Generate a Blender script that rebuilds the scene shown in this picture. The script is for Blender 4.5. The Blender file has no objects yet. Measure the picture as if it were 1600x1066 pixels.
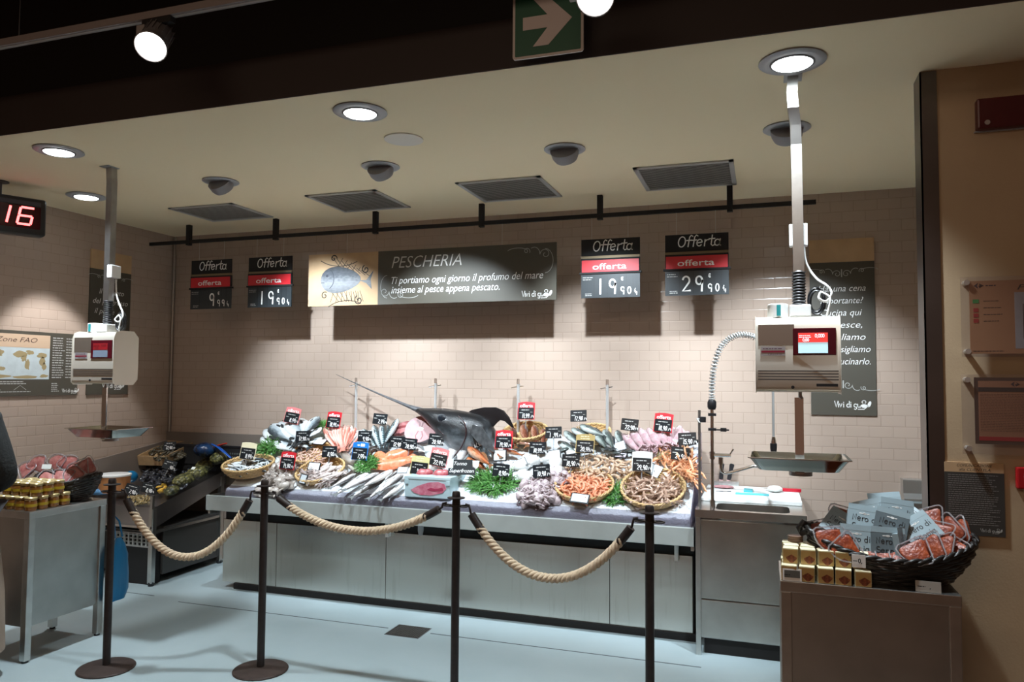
# light levels
WORLD_STRENGTH, P_DISPLAY, P_LEFT, P_DOWN, P_TRACK, P_SHOP = .14, 235, 115, 235, 90, 85
import bpy, bmesh, math, random
from mathutils import Vector, Matrix, Euler
random.seed(7)
C = bpy.context.scene.collection
PI = math.pi
H = 2.9735                                    # ceiling height

# ------------------------------------------------------------ camera, world, exposure
F_PX, YAW, PITCH, ROLL = 1171.06, 0.324603, 0.049636, 0.0066313
CAM = Vector((5.3085, -5.6862, 1.65))
_f = Vector((-math.sin(YAW)*math.cos(PITCH), math.cos(YAW)*math.cos(PITCH), math.sin(PITCH)))
_r0 = Vector((math.cos(YAW), math.sin(YAW), 0)); _u0 = _r0.cross(_f)
_r = _r0*math.cos(ROLL) + _u0*math.sin(ROLL); _u = _r.cross(_f)
cam_data = bpy.data.cameras.new('camera'); cam = bpy.data.objects.new('camera', cam_data); C.objects.link(cam)
cam_data.sensor_width = 36; cam_data.lens = F_PX*36/1600; cam_data.clip_start = 0.02
m = Matrix((( _r.x, _u.x, -_f.x), (_r.y, _u.y, -_f.y), (_r.z, _u.z, -_f.z))).to_4x4()
m.translation = CAM; cam.matrix_world = m
sc = bpy.context.scene; sc.camera = cam
sc.view_settings.view_transform = 'Standard'; sc.view_settings.look = 'None'
sc.view_settings.exposure = 0.10; sc.view_settings.gamma = 1.0; sc.view_settings.use_curve_mapping = False
world = bpy.data.worlds.new('shop_ambience'); sc.world = world; world.use_nodes = True
world.node_tree.nodes['Background'].inputs[0].default_value = (1.0, .52, .34, 1)
world.node_tree.nodes['Background'].inputs[1].default_value = WORLD_STRENGTH

def lamp(name, kind, loc, target, power, color=(1, 1, 1), size=.1, angle=60, blend=.5, size_y=None):
    d = bpy.data.lights.new(name, kind); d.energy = power; d.color = color
    if kind == 'SPOT':
        d.spot_size = math.radians(angle); d.spot_blend = blend; d.shadow_soft_size = size
    elif kind == 'AREA':
        d.size = size
        if size_y: d.shape = 'RECTANGLE'; d.size_y = size_y
    else: d.shadow_soft_size = size
    o = bpy.data.objects.new(name, d); C.objects.link(o); o.location = loc
    o.rotation_euler = (Vector(target)-Vector(loc)).to_track_quat('-Z', 'Y').to_euler()
    return o
COOL = (.87, .98, 1.05)
for x, tx, tz in ((1.826, 1.95, 1.34), (3.042, 3.04, 1.24), (4.231, 4.23, 1.20), (5.433, 5.40, 1.14)):                    # gimbal spots aimed at the display and the tiled wall
    lamp('display_spot', 'SPOT', (x, -1.50, 2.90), (tx, -.20, tz), P_DISPLAY, (.85, .98, 1.08), .03, 74, .62)
lamp('display_spot', 'SPOT', (.60, -1.46, 2.93), (.18, -1.25, 1.0), P_LEFT, (.95, .98, 1.0), .035, 62, .35)
for x in (1.383, 3.414, 5.431):
    lamp('floor_downlight', 'SPOT', (x, -2.43, 2.945), (x, -2.43 + .15, 0), P_DOWN, COOL, .05, 96, .8)
lamp('track_beam', 'SPOT', (2.80, -3.16, 3.04), (3.6, -4.7, 0), P_TRACK, (1, .97, .92), .05, 60, .6)
lamp('track_beam', 'SPOT', (4.72, -3.12, 3.02), (4.9, -5.2, 0), P_TRACK, (1, .97, .92), .05, 70, .6)
lamp('shop_ceiling_lamp', 'AREA', (3.6, -7.2, 4.0), (3.6, -7.0, 0), P_SHOP, (1, .74, .54), 4.0, size_y=2.0)

# ------------------------------------------------------------ helpers
def ray(u, v):
    return _f + _r*((u-800)/F_PX) - _u*((v-533)/F_PX)
def onplane(u, v, p0, n):
    d = ray(u, v); p0 = Vector(p0); n = Vector(n)
    return CAM + d*((p0-CAM).dot(n)/d.dot(n))
def PY(u, v, y): return onplane(u, v, (0, y, 0), (0, 1, 0))
def PX(u, v, x): return onplane(u, v, (x, 0, 0), (1, 0, 0))
def PZ(u, v, z): return onplane(u, v, (0, 0, z), (0, 0, 1))

def hexc(h):
    h = h.lstrip('#'); out = []
    for i in (0, 2, 4):
        c = int(h[i:i+2], 16)/255
        out.append(c/12.92 if c <= .04045 else ((c+.055)/1.055)**2.4)
    return tuple(out)
def _c(c): return hexc(c) if isinstance(c, str) else tuple(c)
MATS = {}
def mat(name, col, rough=.5, metal=0, noise=0, nscale=30, bump=0, bscale=60, emit=0, spec=None, coat=0, col2=None, sss=0, alpha=None):
    if name in MATS: return MATS[name]
    M = bpy.data.materials.new(name); M.use_nodes = True; nt = M.node_tree
    b = nt.nodes['Principled BSDF']; c = _c(col)
    b.inputs['Base Color'].default_value = (*c, 1); b.inputs['Roughness'].default_value = rough
    b.inputs['Metallic'].default_value = metal
    if spec is not None: b.inputs['Specular IOR Level'].default_value = spec
    if coat: b.inputs['Coat Weight'].default_value = coat; b.inputs['Coat Roughness'].default_value = .12
    if sss:
        b.inputs['Subsurface Weight'].default_value = sss; b.inputs['Subsurface Radius'].default_value = (.02, .015, .012)
        b.inputs['Subsurface Scale'].default_value = .3
    if emit:
        b.inputs['Emission Color'].default_value = (*c, 1); b.inputs['Emission Strength'].default_value = emit
    if alpha is not None: b.inputs['Alpha'].default_value = alpha
    tc = nt.nodes.new('ShaderNodeTexCoord')
    if noise or col2:
        n = nt.nodes.new('ShaderNodeTexNoise'); n.inputs['Scale'].default_value = nscale; n.inputs['Detail'].default_value = 4
        nt.links.new(tc.outputs['Object'], n.inputs['Vector'])
        r = nt.nodes.new('ShaderNodeValToRGB'); c2 = _c(col2) if col2 else tuple(x*(1-noise) for x in c)
        r.color_ramp.elements[0].position = .35; r.color_ramp.elements[1].position = .65
        r.color_ramp.elements[0].color = (*c2, 1); r.color_ramp.elements[1].color = (*c, 1)
        nt.links.new(n.outputs['Fac'], r.inputs['Fac']); nt.links.new(r.outputs['Color'], b.inputs['Base Color'])
    if bump:
        n2 = nt.nodes.new('ShaderNodeTexNoise'); n2.inputs['Scale'].default_value = bscale; n2.inputs['Detail'].default_value = 3
        nt.links.new(tc.outputs['Object'], n2.inputs['Vector'])
        bp = nt.nodes.new('ShaderNodeBump'); bp.inputs['Strength'].default_value = bump; bp.inputs['Distance'].default_value = .01
        nt.links.new(n2.outputs['Fac'], bp.inputs['Height']); nt.links.new(bp.outputs['Normal'], b.inputs['Normal'])
    MATS[name] = M
    return M
def ramp_mat(name, stops, axis='Z', rough=.28, noise=.25, nscale=9, coat=.4, stripes=0, stripe_axis='X', spots=None, bump=.15):
    """colour bands along a generated axis: the countershading of a fish"""
    if name in MATS: return MATS[name]
    M = bpy.data.materials.new(name); M.use_nodes = True; nt = M.node_tree; b = nt.nodes['Principled BSDF']
    b.inputs['Roughness'].default_value = rough; b.inputs['Coat Weight'].default_value = coat; b.inputs['Coat Roughness'].default_value = .1
    tc = nt.nodes.new('ShaderNodeTexCoord'); sep = nt.nodes.new('ShaderNodeSeparateXYZ'); nt.links.new(tc.outputs['Generated'], sep.inputs[0])
    n = nt.nodes.new('ShaderNodeTexNoise'); n.inputs['Scale'].default_value = nscale; n.inputs['Detail'].default_value = 4
    nt.links.new(tc.outputs['Generated'], n.inputs['Vector'])
    a = nt.nodes.new('ShaderNodeMath'); a.operation = 'MULTIPLY_ADD'; a.inputs[1].default_value = noise; a.inputs[2].default_value = -noise/2
    nt.links.new(n.outputs['Fac'], a.inputs[0])
    s = nt.nodes.new('ShaderNodeMath'); s.operation = 'ADD'; nt.links.new(a.outputs[0], s.inputs[0]); nt.links.new(sep.outputs[axis], s.inputs[1])
    last = s.outputs[0]
    if stripes:
        w = nt.nodes.new('ShaderNodeMath'); w.operation = 'MULTIPLY'; w.inputs[1].default_value = stripes; nt.links.new(sep.outputs[stripe_axis], w.inputs[0])
        w2 = nt.nodes.new('ShaderNodeMath'); w2.operation = 'SINE'; nt.links.new(w.outputs[0], w2.inputs[0])
        w3 = nt.nodes.new('ShaderNodeMath'); w3.operation = 'MULTIPLY_ADD'; w3.inputs[1].default_value = .09; nt.links.new(w2.outputs[0], w3.inputs[0]); nt.links.new(last, w3.inputs[2])
        last = w3.outputs[0]
    r = nt.nodes.new('ShaderNodeValToRGB'); el = r.color_ramp.elements
    while len(el) > 1: el.remove(el[-1])
    el[0].position = stops[0][0]; el[0].color = (*_c(stops[0][1]), 1)
    for p, c in stops[1:]:
        e = el.new(p); e.color = (*_c(c), 1)
    nt.links.new(last, r.inputs['Fac']); nt.links.new(r.outputs['Color'], b.inputs['Base Color'])
    if bump:
        bp = nt.nodes.new('ShaderNodeBump'); bp.inputs['Strength'].default_value = bump; bp.inputs['Distance'].default_value = .004
        n2 = nt.nodes.new('ShaderNodeTexNoise'); n2.inputs['Scale'].default_value = 160; nt.links.new(tc.outputs['Object'], n2.inputs['Vector'])
        nt.links.new(n2.outputs['Fac'], bp.inputs['Height']); nt.links.new(bp.outputs['Normal'], b.inputs['Normal'])
    MATS[name] = M
    return M
def clear_mat(name, tint=(.92, .95, .96), gloss=.12, rough=.05, body=0, body_col=(1, 1, 1)):
    if name in MATS: return MATS[name]
    M = bpy.data.materials.new(name); M.use_nodes = True; nt = M.node_tree; nt.nodes.clear()
    out = nt.nodes.new('ShaderNodeOutputMaterial'); t = nt.nodes.new('ShaderNodeBsdfTransparent'); t.inputs[0].default_value = (*tint, 1)
    g = nt.nodes.new('ShaderNodeBsdfGlossy'); g.inputs['Roughness'].default_value = rough
    mx = nt.nodes.new('ShaderNodeMixShader'); mx.inputs[0].default_value = gloss
    nt.links.new(t.outputs[0], mx.inputs[1]); nt.links.new(g.outputs[0], mx.inputs[2]); last = mx
    if body:
        d = nt.nodes.new('ShaderNodeBsdfDiffuse'); d.inputs[0].default_value = (*_c(body_col), 1)
        m2 = nt.nodes.new('ShaderNodeMixShader'); m2.inputs[0].default_value = body
        nt.links.new(mx.outputs[0], m2.inputs[1]); nt.links.new(d.outputs[0], m2.inputs[2]); last = m2
    nt.links.new(last.outputs[0], out.inputs[0]); MATS[name] = M
    return M
def tile_mat(name, ux, base, mortar, dx=0, dz=0):
    M = bpy.data.materials.new(name); M.use_nodes = True; nt = M.node_tree; b = nt.nodes['Principled BSDF']
    tc = nt.nodes.new('ShaderNodeTexCoord'); sep = nt.nodes.new('ShaderNodeSeparateXYZ'); nt.links.new(tc.outputs['Object'], sep.inputs[0])
    cb = nt.nodes.new('ShaderNodeCombineXYZ'); nt.links.new(sep.outputs[ux], cb.inputs[0]); nt.links.new(sep.outputs['Z'], cb.inputs[1])
    mp = nt.nodes.new('ShaderNodeMapping'); mp.inputs['Location'].default_value = (dx, dz, 0); nt.links.new(cb.outputs[0], mp.inputs[0])
    br = nt.nodes.new('ShaderNodeTexBrick'); br.inputs['Scale'].default_value = 1; br.inputs['Brick Width'].default_value = .15
    br.inputs['Row Height'].default_value = .075; br.inputs['Mortar Size'].default_value = .0016; br.inputs['Mortar Smooth'].default_value = .3
    br.inputs['Color1'].default_value = (*base, 1); br.inputs['Color2'].default_value = (*[c*.96 for c in base], 1); br.inputs['Mortar'].default_value = (*mortar, 1)
    nt.links.new(mp.outputs[0], br.inputs['Vector']); nt.links.new(br.outputs['Color'], b.inputs['Base Color'])
    b.inputs['Roughness'].default_value = .16; b.inputs['Specular IOR Level'].default_value = .5
    n = nt.nodes.new('ShaderNodeTexNoise'); n.inputs['Scale'].default_value = 7; n.inputs['Detail'].default_value = 1; nt.links.new(mp.outputs[0], n.inputs['Vector'])
    br2 = nt.nodes.new('ShaderNodeTexBrick'); br2.inputs['Scale'].default_value = 1; br2.inputs['Brick Width'].default_value = .15
    br2.inputs['Row Height'].default_value = .075; br2.inputs['Mortar Size'].default_value = .006; br2.inputs['Mortar Smooth'].default_value = 1
    nt.links.new(mp.outputs[0], br2.inputs['Vector'])
    sm = nt.nodes.new('ShaderNodeMath'); sm.operation = 'MULTIPLY_ADD'; sm.inputs[1].default_value = -1
    nt.links.new(br2.outputs['Fac'], sm.inputs[0]); nt.links.new(n.outputs['Fac'], sm.inputs[2])
    bp = nt.nodes.new('ShaderNodeBump'); bp.inputs['Strength'].default_value = .35; bp.inputs['Distance'].default_value = .002
    nt.links.new(sm.outputs[0], bp.inputs['Height']); nt.links.new(bp.outputs['Normal'], b.inputs['Normal'])
    return M

class MB:
    """collects boxes, tubes, lofts, prisms; build() links them as ONE mesh object"""
    def __init__(s): s.v = []; s.f = []; s.m = []
    def add(s, vs, fs, mi=0, M=None):
        o = len(s.v)
        s.v += [tuple(M @ Vector(p)) if M is not None else tuple(p) for p in vs]
        s.f += [tuple(i+o for i in f) for f in fs]; s.m += [mi]*len(fs); return s
    def box(s, x0, x1, y0, y1, z0, z1, mi=0, M=None):
        v = [(x0,y0,z0),(x1,y0,z0),(x1,y1,z0),(x0,y1,z0),(x0,y0,z1),(x1,y0,z1),(x1,y1,z1),(x0,y1,z1)]
        return s.add(v, [(0,3,2,1),(4,5,6,7),(0,1,5,4),(1,2,6,5),(2,3,7,6),(3,0,4,7)], mi, M)
    def loft(s, rings, mi=0, caps=True, closed=True, M=None):
        n = len(rings[0]); v = [p for r in rings for p in r]; f = []
        for i in range(len(rings)-1):
            for j in range(n if closed else n-1):
                k = (j+1) % n; f.append((i*n+j, i*n+k, (i+1)*n+k, (i+1)*n+j))
        if caps and closed:
            f.append(tuple(reversed(range(n)))); f.append(tuple((len(rings)-1)*n+j for j in range(n)))
        return s.add(v, f, mi, M)
    def tube(s, pts, r, n=8, mi=0, caps=True, M=None, flat=None):
        pts = [Vector(p) for p in pts]; rs = r if isinstance(r, (list, tuple)) else [r]*len(pts)
        rings = []; prev = None
        for i, p in enumerate(pts):
            t = (pts[min(i+1, len(pts)-1)] - pts[max(i-1, 0)])
            t = t.normalized() if t.length > 1e-9 else Vector((0, 0, 1))
            if prev is None:
                a = Vector((0, 0, 1)) if abs(t.z) < .9 else Vector((1, 0, 0)); x = t.cross(a).normalized()
            else:
                x = prev - t*prev.dot(t); x = x.normalized() if x.length > 1e-6 else t.orthogonal().normalized()
            prev = x; y = t.cross(x); fl = flat if flat else 1
            rings.append([tuple(p + (x*math.cos(2*PI*j/n) + y*math.sin(2*PI*j/n)*fl)*rs[i]) for j in range(n)])
        return s.loft(rings, mi, caps, M=M)
    def cyl(s, p0, p1, r0, r1=None, n=16, mi=0, M=None): return s.tube([p0, p1], [r0, r0 if r1 is None else r1], n, mi, True, M)
    def lathe(s, prof, n=24, mi=0, M=None, sx=1, sy=1):
        rings = [[(r*math.cos(2*PI*j/n)*sx, r*math.sin(2*PI*j/n)*sy, z) for j in range(n)] for r, z in prof]
        return s.loft(rings, mi, True, M=M)
    def prism(s, poly, a, b, axis='Y', mi=0, M=None):
        """polygon in the plane across the axis, pulled from a to b"""
        def P(p, d): return (p[0], d, p[1]) if axis == 'Y' else (d, p[0], p[1]) if axis == 'X' else (p[0], p[1], d)
        n = len(poly); v = [P(p, a) for p in poly] + [P(p, b) for p in poly]
        f = [tuple(range(n)), tuple(reversed(range(n, 2*n)))] + [(j, (j+1) % n + 0, (j+1) % n + n, j+n) for j in range(n)]
        return s.add(v, f, mi, M)
    def ball(s, c, r, n=10, mi=0, M=None):
        r = (r, r, r) if not isinstance(r, (list, tuple)) else r; c = Vector(c); rings = []
        k = max(4, n//2+1)
        for i in range(k+1):
            t = PI*min(max(i/k, .03), .97)
            rings.append([(c.x + r[0]*math.sin(t)*math.cos(2*PI*j/n), c.y + r[1]*math.sin(t)*math.sin(2*PI*j/n), c.z - r[2]*math.cos(t)) for j in range(n)])
        return s.loft(rings, mi, True, M=M)
    def mesh(s, name, mats, smooth=None, bevel=0):
        me = bpy.data.meshes.new(name); me.from_pydata(s.v, [], s.f)
        bm = bmesh.new(); bm.from_mesh(me)
        for f, mi in zip(bm.faces, s.m): f.material_index = mi
        if bevel:
            es = [e for e in bm.edges if len(e.link_faces) == 2 and e.calc_face_angle(0) > .6]
            bmesh.ops.bevel(bm, geom=es, offset=bevel, segments=2, affect='EDGES', profile=.6, clamp_overlap=True)
        bmesh.ops.recalc_face_normals(bm, faces=bm.faces)
        bm.to_mesh(me); bm.free()
        for x in (mats if isinstance(mats, (list, tuple)) else [mats]): me.materials.append(x)
        if smooth is not None:
            me.polygons.foreach_set('use_smooth', [True]*len(me.polygons)); me.set_sharp_from_angle(angle=math.radians(smooth))
        return me
    def build(s, name, mats, parent=None, smooth=None, bevel=0, loc=None, rot=None):
        return link(name, s.mesh(name, mats, smooth, bevel), parent, loc, rot)
def link(name, me, parent=None, loc=None, rot=None):
    o = bpy.data.objects.new(name, me); C.objects.link(o)
    if parent is not None: o.parent = parent
    if loc is not None: o.location = loc
    if rot is not None: o.rotation_euler = rot
    return o
def tag(o, label, cat, group=None, kind=None):
    o['label'] = label; o['category'] = cat
    if group: o['group'] = group
    if kind: o['kind'] = kind
    return o
def thing(name, label, cat, loc=(0, 0, 0), rz=0, group=None):
    o = bpy.data.objects.new(name, None); C.objects.link(o); o.empty_display_size = .05
    o.location = loc; o.rotation_euler = (0, 0, rz)
    return tag(o, label, cat, group)
def struct(name, mb, m, smooth=None, bevel=0):
    o = mb.build(name, m, None, smooth, bevel); o['kind'] = 'structure'; return o
def dup(root, M=None, label=None, group=None):
    r = root.copy(); C.objects.link(r)
    if M is not None: r.matrix_world = M
    if label: r['label'] = label
    if group: r['group'] = group
    for ch in list(root.children):
        c = ch.copy(); C.objects.link(c); c.parent = r
        for g in list(ch.children):
            d = g.copy(); C.objects.link(d); d.parent = c
    return r
def basis(x, y, z, loc):
    x, y, z = x.normalized(), y.normalized(), z.normalized()
    m = Matrix(((x.x, y.x, z.x), (x.y, y.y, z.y), (x.z, y.z, z.z))).to_4x4(); m.translation = loc; return m
def Rx(a): return Matrix.Rotation(a, 4, 'X')
def Ry(a): return Matrix.Rotation(a, 4, 'Y')
def Rz(a): return Matrix.Rotation(a, 4, 'Z')
def T(*a): return Matrix.Translation(Vector(a) if len(a) == 3 else Vector(a[0]))

# ---- lettering: printed text is a filled outline, hand lettering is chalk-like strokes; both lie in the XZ plane facing -Y
def text_mesh(name, s, m, x0, x1, z, h, shear=0, off=0, thick=.0006, y=0):
    cu = bpy.data.curves.new(name, 'FONT'); cu.body = s; cu.size = 1; cu.shear = shear; cu.offset = off; cu.fill_mode = 'FRONT'; cu.resolution_u = 3
    o = bpy.data.objects.new(name, cu); C.objects.link(o)
    bpy.context.view_layer.update()
    me = bpy.data.meshes.new_from_object(o.evaluated_get(bpy.context.evaluated_depsgraph_get()))
    bpy.data.objects.remove(o); bpy.data.curves.remove(cu)
    xs = [v.co.x for v in me.vertices]
    if not xs: return me
    a, b = min(xs), max(xs)
    sx = (x1-x0)/(b-a) if x1 is not None else h/.72
    for v in me.vertices:
        X = x0 + (v.co.x-a)*sx; Z = z + v.co.y*h/.72
        v.co = (X, y-thick, Z)
    me.materials.clear(); me.materials.append(m); me.name = name
    return me
def text(name, s, m, parent, x0, x1, z, h, shear=0, off=0, y=0): return link(name, text_mesh(name, s, m, x0, x1, z, h, shear, off, .0008, y), parent)
def arc(cx, cz, rx, rz, a0, a1, n=9): return [(cx+rx*math.cos(math.radians(a0+(a1-a0)*i/n)), cz+rz*math.sin(math.radians(a0+(a1-a0)*i/n))) for i in range(n+1)]
GLYPH = {
 '0': [arc(.3, .5, .22, .46, 90, 450, 14)], '1': [[(.3, 1), (.28, 0)]],
 '2': [arc(.3, .72, .24, .26, 165, -35, 8) + [(.06, .02), (.58, .05)]],
 '4': [[(.12, 1), (.08, .45), (.55, .42)], [(.45, .8), (.42, 0)]],
 '5': [[(.5, .97), (.14, .95), (.12, .58)] + arc(.28, .3, .26, .29, 100, -140, 8)],
 '7': [[(.06, .95), (.54, .95), (.22, 0)]],
 '8': [arc(.3, .74, .2, .23, -90, 270, 12), arc(.3, .27, .24, .26, 90, 450, 12)],
 '9': [arc(.28, .7, .22, .27, 0, 360, 12), [(.5, .7), (.46, 0)]],
 'c': [arc(.3, .5, .24, .4, 50, 310, 10), [(.0, .5), (.4, .5)]],
 'O': [arc(.34, .46, .27, .46, 80, 440, 14)],
 'f': [[(.48, .92), (.36, 1.02), (.24, .86), (.2, 0)], [(.04, .56), (.42, .58)]],
 'e': [[(.08, .3), (.44, .36)] + arc(.26, .32, .2, .3, 10, 320, 10)],
 'r': [[(.12, .58), (.12, 0)], [(.12, .36), (.24, .54), (.42, .56)]],
 't': [[(.24, .95), (.22, .12), (.34, .0), (.46, .06)], [(.02, .62), (.46, .64)]],
 'a': [arc(.24, .28, .2, .28, 30, 390, 10), [(.44, .58), (.42, .08), (.52, 0)]],
 'N': [[(.08, 0), (.1, .95), (.5, .05), (.52, 1)]],
 'o': [arc(.26, .28, .2, .28, 90, 450, 10)], 'd': [arc(.24, .28, .2, .28, 20, 380, 10), [(.44, 1), (.44, 0)]],
 'i': [[(.14, .58), (.14, 0)], [(.14, .78), (.14, .84)]], 'S': [arc(.3, .75, .22, .23, 40, 270, 8) + arc(.3, .27, .24, .26, 90, -150, 8)],
 'p': [[(.1, .58), (.1, -.35)], arc(.28, .28, .19, .28, 130, -220, 10)],
 'g': [arc(.24, .3, .2, .27, 20, 380, 10), [(.44, .56), (.42, -.2), (.28, -.34), (.08, -.26)]],
 'k': [[(.1, 1), (.1, 0)], [(.44, .56), (.12, .26), (.46, 0)]],
 'V': [[(.04, 1), (.26, 0), (.56, 1)]], 'v': [[(.04, .56), (.2, 0), (.4, .58)]],
 'u': [[(.08, .56), (.1, .1), (.26, 0), (.42, .14), (.44, .56)], [(.44, .56), (.46, 0)]], 's': [arc(.2, .42, .14, .14, 40, 270, 6) + arc(.2, .14, .15, .14, 90, -150, 6)],
 ',': [[(.2, .08), (.12, -.14)]], '/': [[(0, 0), (.3, 1)]], ' ': [],
}
ADV = {'1': .42, 'i': .28, 'f': .42, 'r': .42, 't': .46, ',': .28, 'N': .66, 'O': .7, ' ': .35, 'V': .55, 's': .4}
def strokes(mb, s, x, z, h, w, adv=1.0, slant=0, mi=0, y=0, sx=1.0):
    for ch in s:
        for pl in GLYPH.get(ch, []):
            pts = [(x + (p[0]*sx + p[1]*slant)*h, z + p[1]*h) for p in pl]
            ribbon(mb, pts, w, y, mi)
        x += ADV.get(ch, .58)*h*adv*sx
    return x
def ribbon(mb, pts, w, y=0, mi=0):
    n = len(pts); L = []; R = []
    for i in range(n):
        a = Vector(pts[max(i-1, 0)]); b = Vector(pts[min(i+1, n-1)]); t = b-a
        t = t.normalized() if t.length > 1e-9 else Vector((1, 0)); nn = Vector((-t.y, t.x))*w/2; p = Vector(pts[i])
        if i == 0 and (pts[0] != pts[-1]): p = p - t*w*.3
        if i == n-1 and (pts[0] != pts[-1]): p = p + t*w*.3
        L.append(p+nn); R.append(p-nn)
    v = [(q.x, y, q.y) for q in L] + [(q.x, y, q.y) for q in R]
    mb.add(v, [(i, n+i, n+i+1, i+1) for i in range(n-1)], mi)
def bars(mb, x0, x1, z0, z1, n, h, y=0, jag=.25, mi=0, rnd=None):
    """lines of print too small to read"""
    R = rnd or random
    for i in range(n):
        z = z1 - (z1-z0)*(i+.5)/n; e = x1 - (x1-x0)*jag*R.random()
        x = x0
        while x < e:
            w = min(h*R.uniform(1.5, 5), e-x)
            mb.add([(x, y, z-h/2), (x+w, y, z-h/2), (x+w, y, z+h/2), (x, y, z+h/2)], [(0, 1, 2, 3)], mi); x += w + h*.7
def rrect(x0, x1, z0, z1, r, n=4):
    p = []
    for cx, cz, a in ((x1-r, z0+r, -90), (x1-r, z1-r, 0), (x0+r, z1-r, 90), (x0+r, z0+r, 180)): p += arc(cx, cz, r, r, a, a+90, n)
    return p
def spiral(cx, cz, r, a0, turns, flip=1, n=26):
    return [(cx + r*(1-.8*i/n)*math.cos(a0+flip*turns*2*PI*i/n), cz + r*(1-.8*i/n)*math.sin(a0+flip*turns*2*PI*i/n)) for i in range(n+1)]
def smooth_path(p, k=8):
    p = [Vector(q) for q in p]; out = []
    for i in range(len(p)-1):
        a, b_, c, d = p[max(i-1, 0)], p[i], p[i+1], p[min(i+2, len(p)-1)]
        for j in range(k):
            t_ = j/k; out.append(.5*((2*b_) + (c-a)*t_ + (2*a-5*b_+4*c-d)*t_*t_ + (3*b_-a-3*c+d)*t_**3))
    return out + [p[-1]]

# ------------------------------------------------------------ common materials
STEEL = mat('brushed_steel', (.62, .62, .60), .30, 1, noise=.12, nscale=14, bump=.03, bscale=90)
STEEL_D = mat('dull_steel', (.42, .41, .40), .38, 1, noise=.2, nscale=9)
CHROME = mat('chrome', (.78, .78, .78), .10, 1)
BLACK = mat('black_plastic', (.012, .012, .014), .4)
MATTE = mat('matt_black', (.010, .009, .009), .75)
WHITE = mat('white_plastic', (.82, .83, .82), .35)
CHALK = mat('white_print', (.86, .86, .84), .6)
DIMP = mat('grey_print', (.42, .42, .40), .6)
RED = mat('offer_red', (.60, .02, .03), .4)
SLATE = mat('slate_panel', (.026, .032, .036), .35)
TAUPE = mat('taupe_board', (.074, .066, .050), .5)
KRAFT = mat('kraft_paper', (.58, .38, .21), .6, noise=.18, nscale=5)
PALEP = mat('pale_paper', (.78, .80, .76), .5)
BROWN = mat('brown_iron', (.030, .022, .020), .45, .3, noise=.3, nscale=40)

# ------------------------------------------------------------ the room
TB = (.455, .353, .288); TM = (.34, .257, .206)
back_tiles = tile_mat('beige_tiles', 'X', TB, TM, dx=-(6.137 % .15)+.075, dz=-(1.336 % .075))
left_tiles = tile_mat('beige_tiles_left', 'Y', TB, TM, dx=.02, dz=-(1.336 % .075))
struct('wall_back', MB().box(-.1, 7.2, 0, .12, 0, 3.05), back_tiles)
struct('wall_left', MB().box(-.12, 0, -4.5, 0, 0, 3.05), left_tiles)
plaster = mat('beige_plaster', (.47, .345, .215), .75, noise=.06, nscale=3, bump=.05, bscale=120)
struct('wall_right', MB().box(5.957, 9.0, -2.145, -2.025, 0, H+.002), plaster)
struct('wall_alcove', MB().box(6.55, 6.65, -2.03, 0, 0, 3.05), tile_mat('beige_tiles_right', 'Y', TB, TM))
guard = MB().box(5.950, 6.015, -2.150, -2.1445, 0.02, H-.004).box(5.950, 5.9565, -2.150, -2.02, 0.02, H-.004)
struct('trim_1', guard, mat('corner_guard_steel', (.17, .15, .14), .36, 1, noise=.2, nscale=3))
struct('trim_2', MB().cyl((.018, -.018, .02), (.018, -.018, H-.01), .012, n=8), mat('corner_bead', (.42, .38, .34), .35, .6), 60)
ceil_m = mat('cream_ceiling', (.90, .775, .53), .8, bump=.04, bscale=150)
ceil = MB().box(-.12, 9.0, -2.71, .12, H, H+.10)
struct('ceiling', ceil, ceil_m)
fascia_m = mat('dark_fascia', (.030, .021, .019), .7)
struct('wall_fascia', MB().box(-3, 11, -2.716, -2.60, H+.001, 3.19), fascia_m)
struct('wall_void', MB().box(-6, 14, -2.0, -1.9, 3.08, 4.3), MATTE)
struct('ceiling_void', MB().box(-10, 18, -14, 2, 4.3, 4.35), MATTE)

# floor: poured grey-blue resin
fm = bpy.data.materials.new('resin_floor'); fm.use_nodes = True; nt = fm.node_tree; b = nt.nodes['Principled BSDF']
tc = nt.nodes.new('ShaderNodeTexCoord'); n1 = nt.nodes.new('ShaderNodeTexNoise'); n1.inputs['Scale'].default_value = 1.3; n1.inputs['Detail'].default_value = 5
n1.inputs['Distortion'].default_value = .6
nt.links.new(tc.outputs['Object'], n1.inputs['Vector']); r = nt.nodes.new('ShaderNodeValToRGB')
r.color_ramp.elements[0].position = .3; r.color_ramp.elements[1].position = .72
r.color_ramp.elements[0].color = (.325, .405, .425, 1); r.color_ramp.elements[1].color = (.375, .455, .478, 1)
nt.links.new(n1.outputs['Fac'], r.inputs['Fac']); nt.links.new(r.outputs['Color'], b.inputs['Base Color'])
b.inputs['Roughness'].default_value = .38
n2 = nt.nodes.new('ShaderNodeTexNoise'); n2.inputs['Scale'].default_value = 5; n2.inputs['Detail'].default_value = 3; nt.links.new(tc.outputs['Object'], n2.inputs['Vector'])
r2 = nt.nodes.new('ShaderNodeMapRange'); r2.inputs['To Min'].default_value = .3; r2.inputs['To Max'].default_value = .5
nt.links.new(n2.outputs['Fac'], r2.inputs['Value']); nt.links.new(r2.outputs[0], b.inputs['Roughness'])
struct('floor', MB().box(-10, 18, -2.66, .12, -.05, 0), fm)
struct('floor_unseen', MB().box(-10, 18, -14, -2.66, -.05, 0), mat('reflected_brown_floor', (.15, .105, .08), .42, noise=.2, nscale=2))  # unseen stretch; its brown is added for the table fronts to reflect
slot_m = mat('drain_slot', (.06, .07, .075), .6)
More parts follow.
